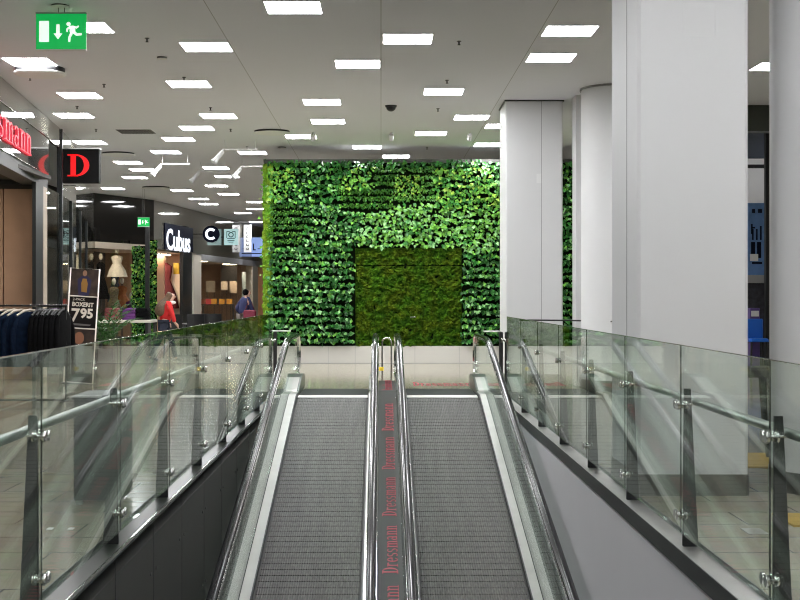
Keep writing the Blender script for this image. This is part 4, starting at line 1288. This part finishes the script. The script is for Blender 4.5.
def jacket(x, ang, m, label, group, hang):
    t = thing('jacket', label, 'jacket', (x, RY, RZ), group)
    M = Matrix.Translation((x, RY, RZ)) @ Matrix.Rotation(ang, 4, 'Z')
    b = MB(M)                     # local: width along Y, thickness along X
    prof = [(-.78, .24, .04), (-.5, .23, .04), (-.25, .235, .042), (-.15, .225, .04), (-.10, .13, .032), (-.075, .06, .03)]
    n = 16; vs = []; fs = []
    for (z, hy, hx) in prof:
        for k in range(n):
            a = 2 * math.pi * k / n
            vs.append((hx * math.sin(a) * (1 + .15 * math.sin(3 * a + z * 9)), hy * math.copysign(abs(math.cos(a)) ** .7, math.cos(a)), z))
    for i in range(len(prof) - 1):
        for k in range(n): fs.append((i * n + k, i * n + (k + 1) % n, (i + 1) * n + (k + 1) % n, (i + 1) * n + k))
    fs.append(tuple(range(n)))
    b.add(vs, fs, 0, True); b.build('body', m, t)
    for s in (-1, 1):
        b = MB(M); b.tube([(0, s * .2, -.16), (.01, s * .26, -.3), (.015, s * .27, -.5), (.02, s * .265, -.7)], [.032, .038, .036, .034], 10); b.build('sleeve', m, t)
    b = MB(M)
    b.tube([(0, -.2, -.125), (0, -.1, -.07), (0, 0, -.05), (0, .1, -.07), (0, .2, -.125)], [.012, .016, .016, .016, .012], 8)
    hg = b.build('hanger', M_wood if hang else M_black, t)
    pts = [(0, 0, -.05), (0, 0, -.01)] + [(0, .018 - .018 * math.cos(a), .0 + .018 * math.sin(a)) for a in [math.pi * i / 5 for i in range(6)]]
    b = MB(M); b.tube(pts, .003, 6); b.build('hook', M_polish, hg)


OL = ['first', 'second', 'third', 'fourth', 'fifth', 'sixth', 'seventh', 'eighth', 'ninth']
for i, (px, a) in enumerate(((5, 1.15), (14, .75), (21, .75), (30, .7))):
    jacket(W(px, 0, RY).x, -a, M_navy, '%s navy jacket from the left on the rack, pale wooden hanger' % OL[i], 'navy jackets on the rack', True)
for i in range(8):
    jacket(W(39 + 3.5 * i, 0, RY).x, -.20 + .05 * (i % 3), M_blackcloth, '%s black jacket from the left on the rack, dark hanger' % OL[i], 'black jackets on the rack', False)

BD = 21.0
bn = thing('banner_stand', 'leaning white framed banner stand with a price poster', 'banner', (W(82, 0, BD).x, BD, 0))
bw, bh = 0.46, 1.84
MBn = Matrix.Translation((W(78, 0, BD).x, BD, 0.0)) @ Matrix.Rotation(math.radians(3.6), 4, 'Y')
b = MB(MBn); hw = bw / 2
b.tube([(-hw, 0, .02), (-hw, 0, bh), (hw, 0, bh), (hw, 0, .02), (-hw, 0, .02)], .012, 8); b.build('frame', mat('banner_white', (0.8, 0.72, 0.66), .4), bn)
for zq in (1.395, 0.885):
    b = MB(MBn); b.tube([(-hw, 0, zq), (hw, 0, zq)], .010, 8); b.build('crossbar', MATS['banner_white'], bn)
p1 = MB(MBn); p1.box((-hw + .012, .004, 1.405), (hw - .012, .012, bh - .012)); p1 = p1.build('photo_poster', mat('brown_photo', (0.035, 0.02, 0.014), .6, var=.7, vscale=9), bn)
b = MB(MBn)                                        # printed figure of a man in an open shirt
b.prism([(-.08, 1.41), (.08, 1.41), (.10, 1.52), (.11, 1.66), (.05, 1.72), (-.05, 1.72), (-.11, 1.66), (-.10, 1.52)], 'y', .001, .0035, 0)
b.prism([(-.04, 1.47), (.045, 1.46), (.055, 1.6), (.03, 1.68), (-.03, 1.68), (-.05, 1.6)], 'y', -.001, .0009, 1)
b.prism([(.035 * math.cos(a), 1.765 + .048 * math.sin(a)) for a in [i * math.pi / 7 for i in range(14)]], 'y', .001, .0035, 2)
b.build('print', [mat('print_blue', (0.022, 0.018, 0.06), .7), mat('mustard', (0.30, 0.15, 0.03), .6), mat('print_skin', (0.30, 0.16, 0.10), .6)], p1)
p2 = MB(MBn); p2.box((-hw + .012, .004, .895), (hw - .012, .012, 1.385)); p2 = p2.build('price_poster', mat('poster_black', (0.008, 0.006, 0.006), .5, spec=.2), bn)
b = MB()
M_cream = mat('cream_print', (0.72, 0.66, 0.58), .5)
def TX(x, z): return MBn @ Matrix.Translation((x, .003, z)) @ Matrix.Rotation(math.pi / 2, 4, 'X')
text_mesh(b, '2-PACK', .06, TX(-.17, 1.325), 0, .0005); text_mesh(b, 'BOXERIT', .094, TX(-.175, 1.235), 0, .0005, 0.90, bold=.003)
text_mesh(b, '7', .29, TX(-.185, .995), 0, .0005, 0.95, bold=.006); text_mesh(b, '95', .205, TX(-.035, 1.06), 0, .0005, 1.0, bold=.008)
b.build('lettering', M_cream, p2)
b = MB(MBn); b.prism([(-.17, .93), (.12, .93), (.15, .955), (-.17, .965)], 'y', .001, .0035); b.build('print', mat('grey_print', (0.12, .11, .11), .6), p2)
p3 = MB(MBn); p3.box((-hw + .012, .004, .03), (hw - .012, .012, .875)); p3 = p3.build('portrait_poster', mat('brown_photo', (0, 0, 0)), bn)
b = MB(MBn)
b.prism([(-.03 + .08 * math.cos(a), .73 + .10 * math.sin(a)) for a in [i * math.pi / 8 for i in range(16)]], 'y', .001, .0035, 0)
b.prism([(-.2, .03), (.18, .03), (.15, .42), (.03, .60), (-.10, .60), (-.18, .42)], 'y', .0012, .0035, 1)
b.build('print', [mat('bronze_skin', (0.26, 0.11, 0.06), .6), mat('print_dark', (0.02, 0.012, 0.012), .7)], p3)
b = MB(MBn); b.box((-hw - .02, -.15, .0), (hw + .02, .15, .018)); b.build('base', M_dgrey, bn)

pp = thing('potted_palm', 'green palm in a dark woven basket by the banner', 'plant', (-4.72, 22.6, 0))
b = MB(); b.lathe([(.15, 0), (.19, .15), (.19, .4), (.17, .5), (.15, .5), (.14, .45)], (-4.72, 22.6, 0), 20); b.build('basket', mat('dark_wicker', (0.05, 0.02, 0.018), .8, var=.7, vscale=30), pp)
b = MB()
M_palm = leaf_mat('palm', (0.03, 0.10, 0.02))
for i in range(22):
    a = i * 2.4 + R.uniform(-.3, .3); r = R.uniform(.25, .55); H = R.uniform(.5, 1.1)
    base = Vector((-4.72, 22.6, .45)); pts = []
    for k in range(9):
        q = k / 8
        pts.append(base + Vector((math.cos(a) * r * q ** 1.3, math.sin(a) * r * q ** 1.3, H * (1.25 * q - .45 * q * q))))
    b.tube(pts, .006, 5)
    for k in range(2, 9):
        tdr = (pts[k] - pts[k - 1]).normalized(); sd = tdr.cross(Vector((0, 0, 1))).normalized()
        for s in (-1, 1):
            tip = pts[k] + sd * s * .16 * (1.15 - k / 9) + tdr * .13 - Vector((0, 0, .05)); wv = tdr * .018
            b.add([pts[k] - wv, pts[k] + wv, tip], [(0, 1, 2)])
o = b.build('fronds', M_palm, pp)
b = MB(); b.tube([(-4.72, 22.6, .4), (-4.72, 22.6, .6)], .05, 8); b.build('stem', M_hair, pp)

# shop table with folded clothes between palm and post
ft = thing('display_table', 'wooden display table with pale top beyond the palm', 'table', (-6.0, 30, 0))
MB().cbox((-6.35, 29.6, .80), (-5.15, 30.4, .86), .01).build('table_top', M_pale, ft)
for x in (-6.3, -5.2):
    for y in (29.65, 30.35): MB().box((x - .03, y - .03, 0), (x + .03, y + .03, .80)).build('leg', M_dgrey, ft)
for i, (x, m, lab) in enumerate(((-6.1, mat('rust_cloth', (0.20, 0.05, 0.05), .9), 'folded rust red clothes'), (-5.7, mat('purple_cloth', (0.12, 0.03, 0.16), .9), 'folded purple clothes'), (-5.4, M_blackcloth, 'folded dark clothes'))):
    t = thing('folded_clothes', lab + ' stacked on the display table', 'clothes', (x, 30, .86), 'folded clothes on the display table')
    for k in range(3):
        MB().cbox((x - .15, 29.8, .861 + k * .09), (x + .15, 30.15, .861 + k * .09 + .085), .03).build('garment', m, t)

# dark standing box seen through the left glass
db = thing('display_bin', 'dark grey standing box behind the left glass guard', 'bin', (-1.86, 8.84, 0))
MB().cbox((-2.06, 8.84, .03), (-1.75, 9.3, .72), .006).build('body', mat('bin_grey', (0.055, 0.06, 0.06), .25), db)
MB().cbox((-2.065, 8.835, .70), (-1.745, 9.305, .735), .006).build('lid', M_fin, db)
for x in (-2.03, -1.78): MB().box((x - .02, 8.86, 0), (x + .02, 8.9, .03)).build('foot', M_discw, db)

# ------------------------------------------------------------------ right side: far store between the columns
Y2 = 24.0
struct(MB().box((4.6, Y2 - 2.4, 4.1), (10, Y2 - 2.1, CEIL - .001)).build('wall_store_upper', mat('dark_olive', (0.05, 0.058, 0.045), .4)), 'dark olive header of the store between the columns', 'wall')
struct(MB().box((5.0, Y2 + .9, 4.0), (10, Y2 + 1.0, CEIL - .002)).build('trim_15', mat('slate', (0.10, 0.12, 0.16), .4)))
struct(MB().box((5.0, Y2 + 4, 0), (10, Y2 + 4.1, CEIL - .01)).build('wall_store_rear', M_white), 'white rear wall of the store between the columns', 'wall')
struct(MB().box((6.98, Y2 - .05, 0), (7.05, Y2 + .05, CEIL - .001)).build('trim_16', M_fin), 'black upright of the store front', 'trim')
t = thing('store_rail', 'black rail hung across the store between the columns', 'rail', (6.7, Y2 + 2, 3.9))
a = W(749, 166, Y2 + 2); MB().box((5.6, Y2 + 2, a.z - .04), (8.2, Y2 + 2.05, a.z + .03)).build('bar', M_black, t)
b = MB(); 
for q in (5.9, 7.9): b.tube([(q, Y2 + 2.02, a.z), (q, Y2 + 2.02, CEIL - .001)], .01, 6)
b.build('hanger', M_black, t)
t = thing('store_light', 'white light strip inside the store between the columns', 'ceiling light', (6.9, Y2 + 3, 4))
a = W(752, 152, Y2 + 3); MB().box((a.x - .6, Y2 + 3, a.z - .02), (a.x + 1.0, Y2 + 3.1, a.z + .03)).build('diffuser', emis('strip_lamp', (1, 1, 1), 6), t)
b = MB()
for q in (a.x - .5, a.x + .9): b.tube([(q, Y2 + 3.05, a.z), (q, Y2 + 3.05, CEIL - .001)], .008, 6)
b.build('hanger', M_white, t)
sd = Y2 + .6
a, c = W(744, 275, sd), W(775, 203, sd)
t = thing('store_banner', 'blue store banner with dark letters between the columns', 'banner', ((a.x + c.x) / 2, sd, 0))
MB().box((a.x, sd, a.z), (c.x, sd + .04, c.z)).build('panel', mat('store_blue', (0.11, 0.22, 0.46), .5, var=.15), t)
b = MB()
for (x0, y0, x1, y1) in ((752, 209, 755, 213), (758, 209, 762, 213), (751, 224, 752.6, 234), (751, 227, 755, 228.5), (752, 229, 753.6, 240), (756, 229, 757.6, 240), (760, 226, 761.6, 240), (751, 242, 755, 258), (757, 242, 761, 258), (752, 262, 762, 264)):
    p, q = W(x0, y1, sd), W(x1, y0, sd); b.box((p.x, sd - .006, p.z), (q.x, sd - .0005, q.z))
b.build('lettering', M_navysign, t)
p, q = W(750, 261, sd), W(758, 254, sd); MB().box((p.x, sd - .012, p.z), (q.x, sd - .0065, q.z)).build('price_label', M_discw, t)
for x in (a.x + .03, c.x - .06): MB().box((x, sd + .041, 0), (x + .03, sd + .07, c.z - .05)).build('leg', M_dgrey, t)
t = thing('store_counter', 'grey store counter under the blue banner', 'counter', (6.9, sd - .3, 0))
p, q = W(744, 283, sd - .4), W(775, 275, sd - .4)
MB().box((p.x, sd - .4, p.z), (q.x, sd - .02, q.z)).build('worktop', M_grey, t)
MB().box((p.x + .02, sd - .3, 0), (q.x - .02, sd - .05, p.z)).build('front', mat('counter_dark', (0.03, 0.03, 0.04), .5, var=.5, vscale=12), t)
# blue plastic chair
bd = Y2 - .9
cx = W(757, 0, bd).x
t = thing('plastic_chair', 'bright blue plastic chair between the columns', 'chair', (cx, bd, 0))
M_bl = mat('blue_plastic', (0.015, 0.14, 0.60), .35)
MB().cbox((cx - .17, bd - .17, .60), (cx + .17, bd + .17, .66), .03).build('seat', M_bl, t)
MB().cbox((cx - .15, bd + .13, .66), (cx + .15, bd + .18, 1.0), .02).build('backrest', M_bl, t)
for sx in (-.13, .13):
    for sy in (-.13, .13):
        b = MB(); b.tube([(cx + sx * 1.2, bd + sy * 1.2, 0), (cx + sx, bd + sy, .6)], .018, 8); b.build('leg', M_black, t)
t = thing('toy_box', 'purple toy box on the store counter edge', 'box', (cx - .05, sd - .2, 0))
p, q = W(750, 322, bd + .4), W(760, 308, bd + .4)
MB().cbox((p.x, bd + .4, 0), (q.x, bd + .6, q.z), .01).build('carton', mat('purple_card', (0.10, 0.06, 0.22), .5), t)
b = MB(); b.box((p.x + .02, bd + .394, q.z - .15), (q.x - .02, bd + .3995, q.z - .05)); b.build('print', M_discw, t)
# mats and stool behind the columns
for (x0, y0, x1, y1, lab) in ((2.75, 10.75, 3.5, 11.7, 'yellow floor mat in the gap between the right columns'), (2.50, 8.0, 3.3, 8.45, 'yellow floor mat near the right edge of the picture')):
    o = MB().cbox((x0, y0, 0), (x1, y1, .012), .004).build('floor_mat', M_yellow, origin=((x0 + x1) / 2, (y0 + y1) / 2, 0)); tag(o, lab, 'mat', 'yellow floor mats')
st = thing('dark_stool', 'dark stool on the yellow mat between the columns', 'stool', (3.15, 11.2, .012))
MB().cbox((2.97, 11.0, .72), (3.33, 11.4, .80), .02).build('seat', M_blackcloth, st)
for sx in (-1, 1):
    for sy in (-1, 1):
        b = MB(); b.tube([(3.15 + sx * .19, 11.2 + sy * .19, .013), (3.15 + sx * .15, 11.2 + sy * .17, .4), (3.15 + sx * .13, 11.2 + sy * .15, .72)], [.018, .028, .035], 8); b.build('leg', M_blackcloth, st)
o = MB().box((2.16, 7.75, 0), (2.28, 7.95, .003)).build('floor_hatch', mat('hatch_steel', (0.22, 0.21, 0.19), .4), origin=(2.22, 7.85, 0)); tag(o, 'small grey service hatch set in the floor tiles on the right', 'hatch')
for i, x in enumerate((50, 71)):
    q = W(x, 529, F * EYE / (529 - VY))
    o = MB().box((q.x - .016, q.y - .03, 0), (q.x + .016, q.y + .03, .004)).build('floor_mark', M_discw, origin=(q.x, q.y, 0)); tag(o, 'small white floor mark, %s of the pair behind the left glass' % ('left', 'right')[i], 'floor stud', 'white floor marks')  # two small white marks flat on the tiles

# ------------------------------------------------------------------ people
def skin_mesh(name, verts, edges, radii, m, parent, sub=2):
    o0 = Vector(parent['_o'])
    me = bpy.data.meshes.new(name); me.from_pydata([tuple(Vector(v) - o0) for v in verts], edges, [])
    ob = bpy.data.objects.new(name, me); COL.objects.link(ob); ob.parent = parent; ob['_o'] = tuple(o0)
    sk = ob.modifiers.new('skin', 'SKIN'); sk.use_smooth_shade = True
    for i, r in enumerate(radii):
        d_ = me.skin_vertices[0].data[i]
        d_.radius = (r, r) if not isinstance(r, tuple) else r
        d_.use_root = (i == 0)
    ss = ob.modifiers.new('sub', 'SUBSURF'); ss.levels = sub; ss.render_levels = sub
    me.materials.append(m)
    return ob


def person(x, y, face, H, label, top_m, leg_m, hair_m, long_hair, lean=0.0, stride=.28, swing=.3):
    """walking figure facing angle `face` (0 = +X), height H"""
    t = thing('person', label, 'person', (x, y, 0))
    k = H / 1.70
    Mx = Matrix.Translation((x, y, 0)) @ Matrix.Rotation(face, 4, 'Z') @ Matrix.Scale(k, 4)
    # local: +X forward, Y sideways
    def V(a, s, z):
        a2 = a + lean * max(0, z - .9)
        return Mx @ Vector((a2, s, z))
    J = {'pel': V(0, 0, .93), 'sp': V(0, 0, 1.12), 'ch': V(0, 0, 1.32), 'nk': V(.01, 0, 1.46), 'hd': V(.03, 0, 1.56), 'tp': V(.03, 0, 1.66), 'ns': V(.135, 0, 1.575)}
    for s, q in ((1, 'l'), (-1, 'r')):
        f = stride * s
        J['hip' + q] = V(0, .09 * s, .90); J['kn' + q] = V(f * .55 + .04, .095 * s, .49); J['an' + q] = V(f - (.06 if f < 0 else 0), .095 * s, .09 if f > 0 else .13)
        J['to' + q] = V(f + .16, .10 * s, .035)
        J['sh' + q] = V(0, .17 * s, 1.40); J['el' + q] = V(-swing * s * .5, .215 * s, 1.14); J['wr' + q] = V(-swing * s * .3 + .16, .20 * s, .95)
        J['pa' + q] = V(-swing * s * .3 + .22, .195 * s, .90)
        for fi in range(4): J['f%d' % fi + q] = V(-swing * s * .3 + .255, (.195 + .02 * (fi - 1.5)) * s, .83 - .006 * abs(fi - 1))
        J['th' + q] = V(-swing * s * .3 + .255, .15 * s, .89)
    names = list(J); ix = {n: i for i, n in enumerate(names)}
    E = [('pel', 'sp'), ('sp', 'ch'), ('ch', 'nk'), ('nk', 'hd'), ('hd', 'tp'), ('hd', 'ns')]
    for q in 'lr':
        E += [('pel', 'hip' + q), ('hip' + q, 'kn' + q), ('kn' + q, 'an' + q), ('an' + q, 'to' + q), ('ch', 'sh' + q), ('sh' + q, 'el' + q), ('el' + q, 'wr' + q), ('wr' + q, 'pa' + q), ('pa' + q, 'th' + q)]
        E += [('pa' + q, 'f%d' % fi + q) for fi in range(4)]
    rad = {'pel': .13, 'sp': .115, 'ch': .13, 'nk': .055, 'hd': .085, 'tp': .07, 'ns': .02, 'hip': .085, 'kn': .055, 'an': .038, 'to': .034, 'sh': .06, 'el': .042, 'wr': .028, 'pa': .032, 'th': .010}
    RR = [k * (rad.get(n) or rad.get(n[:-1]) or .010) for n in names]
    body = skin_mesh('body', [J[n] for n in names], [(ix[a], ix[c]) for a, c in E], RR, M_skin, t)
    # clothes
    cn = ['pel', 'sp', 'ch', 'shl', 'ell', 'wrl', 'shr', 'elr', 'wrr']; ci = {n: i for i, n in enumerate(cn)}
    ce = [('pel', 'sp'), ('sp', 'ch'), ('ch', 'shl'), ('shl', 'ell'), ('ell', 'wrl'), ('ch', 'shr'), ('shr', 'elr'), ('elr', 'wrr')]
    cr = [k * {'pel': .165, 'sp': .15, 'ch': .16, 'sh': .085, 'el': .062, 'wr': .05}[n if n in ('pel', 'sp', 'ch') else n[:-1]] for n in cn]
    skin_mesh('jacket', [J[n] for n in cn], [(ci[a], ci[c]) for a, c in ce], cr, top_m, t)
    ln = ['pel', 'hipl', 'knl', 'anl', 'hipr', 'knr', 'anr']; li = {n: i for i, n in enumerate(ln)}
    le = [('pel', 'hipl'), ('hipl', 'knl'), ('knl', 'anl'), ('pel', 'hipr'), ('hipr', 'knr'), ('knr', 'anr')]
    lr = [k * {'pel': .14, 'hip': .105, 'kn': .072, 'an': .055}[n if n == 'pel' else n[:-1]] for n in ln]
    skin_mesh('trousers', [J[n] for n in ln], [(li[a], li[c]) for a, c in le], lr, leg_m, t)
    for q in 'lr':
        skin_mesh('shoe', [J['an' + q], J['to' + q]], [(0, 1)], [k * .052, k * .042], M_black, t, 1)
    hv = [V(0.015, 0, 1.66), V(-.03, 0, 1.60), V(-.05, 0, 1.50)]; hr = [k * .085, k * .105, k * .08]
    if long_hair:
        hv += [V(-.10, 0, 1.38), V(-.14, 0, 1.22), V(-.14, 0, 1.08)]; hr += [k * .17, k * .20, k * .13]
    skin_mesh('hair', hv, [(i, i + 1) for i in range(len(hv) - 1)], hr, hair_m, t)
    b = MB()
    for s in (-1, 1): b.ball(V(.108, .034 * s, 1.595), .011 * k, 8)
    b.build('eyes', M_black, body)
    b = MB(); p_, q_ = V(.118, -.022, 1.525), V(.118, .022, 1.525); b.tube([p_, q_], .005 * k, 6); b.build('mouth', M_dressr, body)
    return t, V


t, V = person(W(164, 0, 28).x, 28, math.radians(8), 1.50, 'woman with long brown hair and red jacket walking right', M_redcloth, M_jeans, M_hair, True, .22)
sc_ = MB(); sc_.ball(V(.06, 0, 1.43), (.10, .09, .045), 14); sc_.build('scarf', M_discw, t)
t, V = person(W(243, 0, 34).x, 34, math.radians(25), 1.60, 'person in dark blue jacket carrying a red bag, walking', M_bluecloth, mat('grey_trousers', (0.18, 0.15, 0.14), .9), M_blackcloth, False, .15, .34)
bag = thing('shoulder_bag', 'red shoulder bag at the side of the person in blue', 'bag', V(.05, -.24, .95))
b = MB(); c = V(.08, -.30, .98); b.cbox((c.x - .16, c.y - .06, c.z - .15), (c.x + .16, c.y + .06, c.z + .12), .03); b.build('body', mat('maroon', (0.22, 0.02, 0.05), .6), bag)
b = MB(); b.tube([c + Vector((-.12, 0, .11)), c + Vector((-.05, .03, .30)), c + Vector((.05, .03, .30)), c + Vector((.12, 0, .11))], .01, 8); b.build('strap', M_dressr, bag)

for o in sc.objects:
    if '_o' in o: del o['_o']
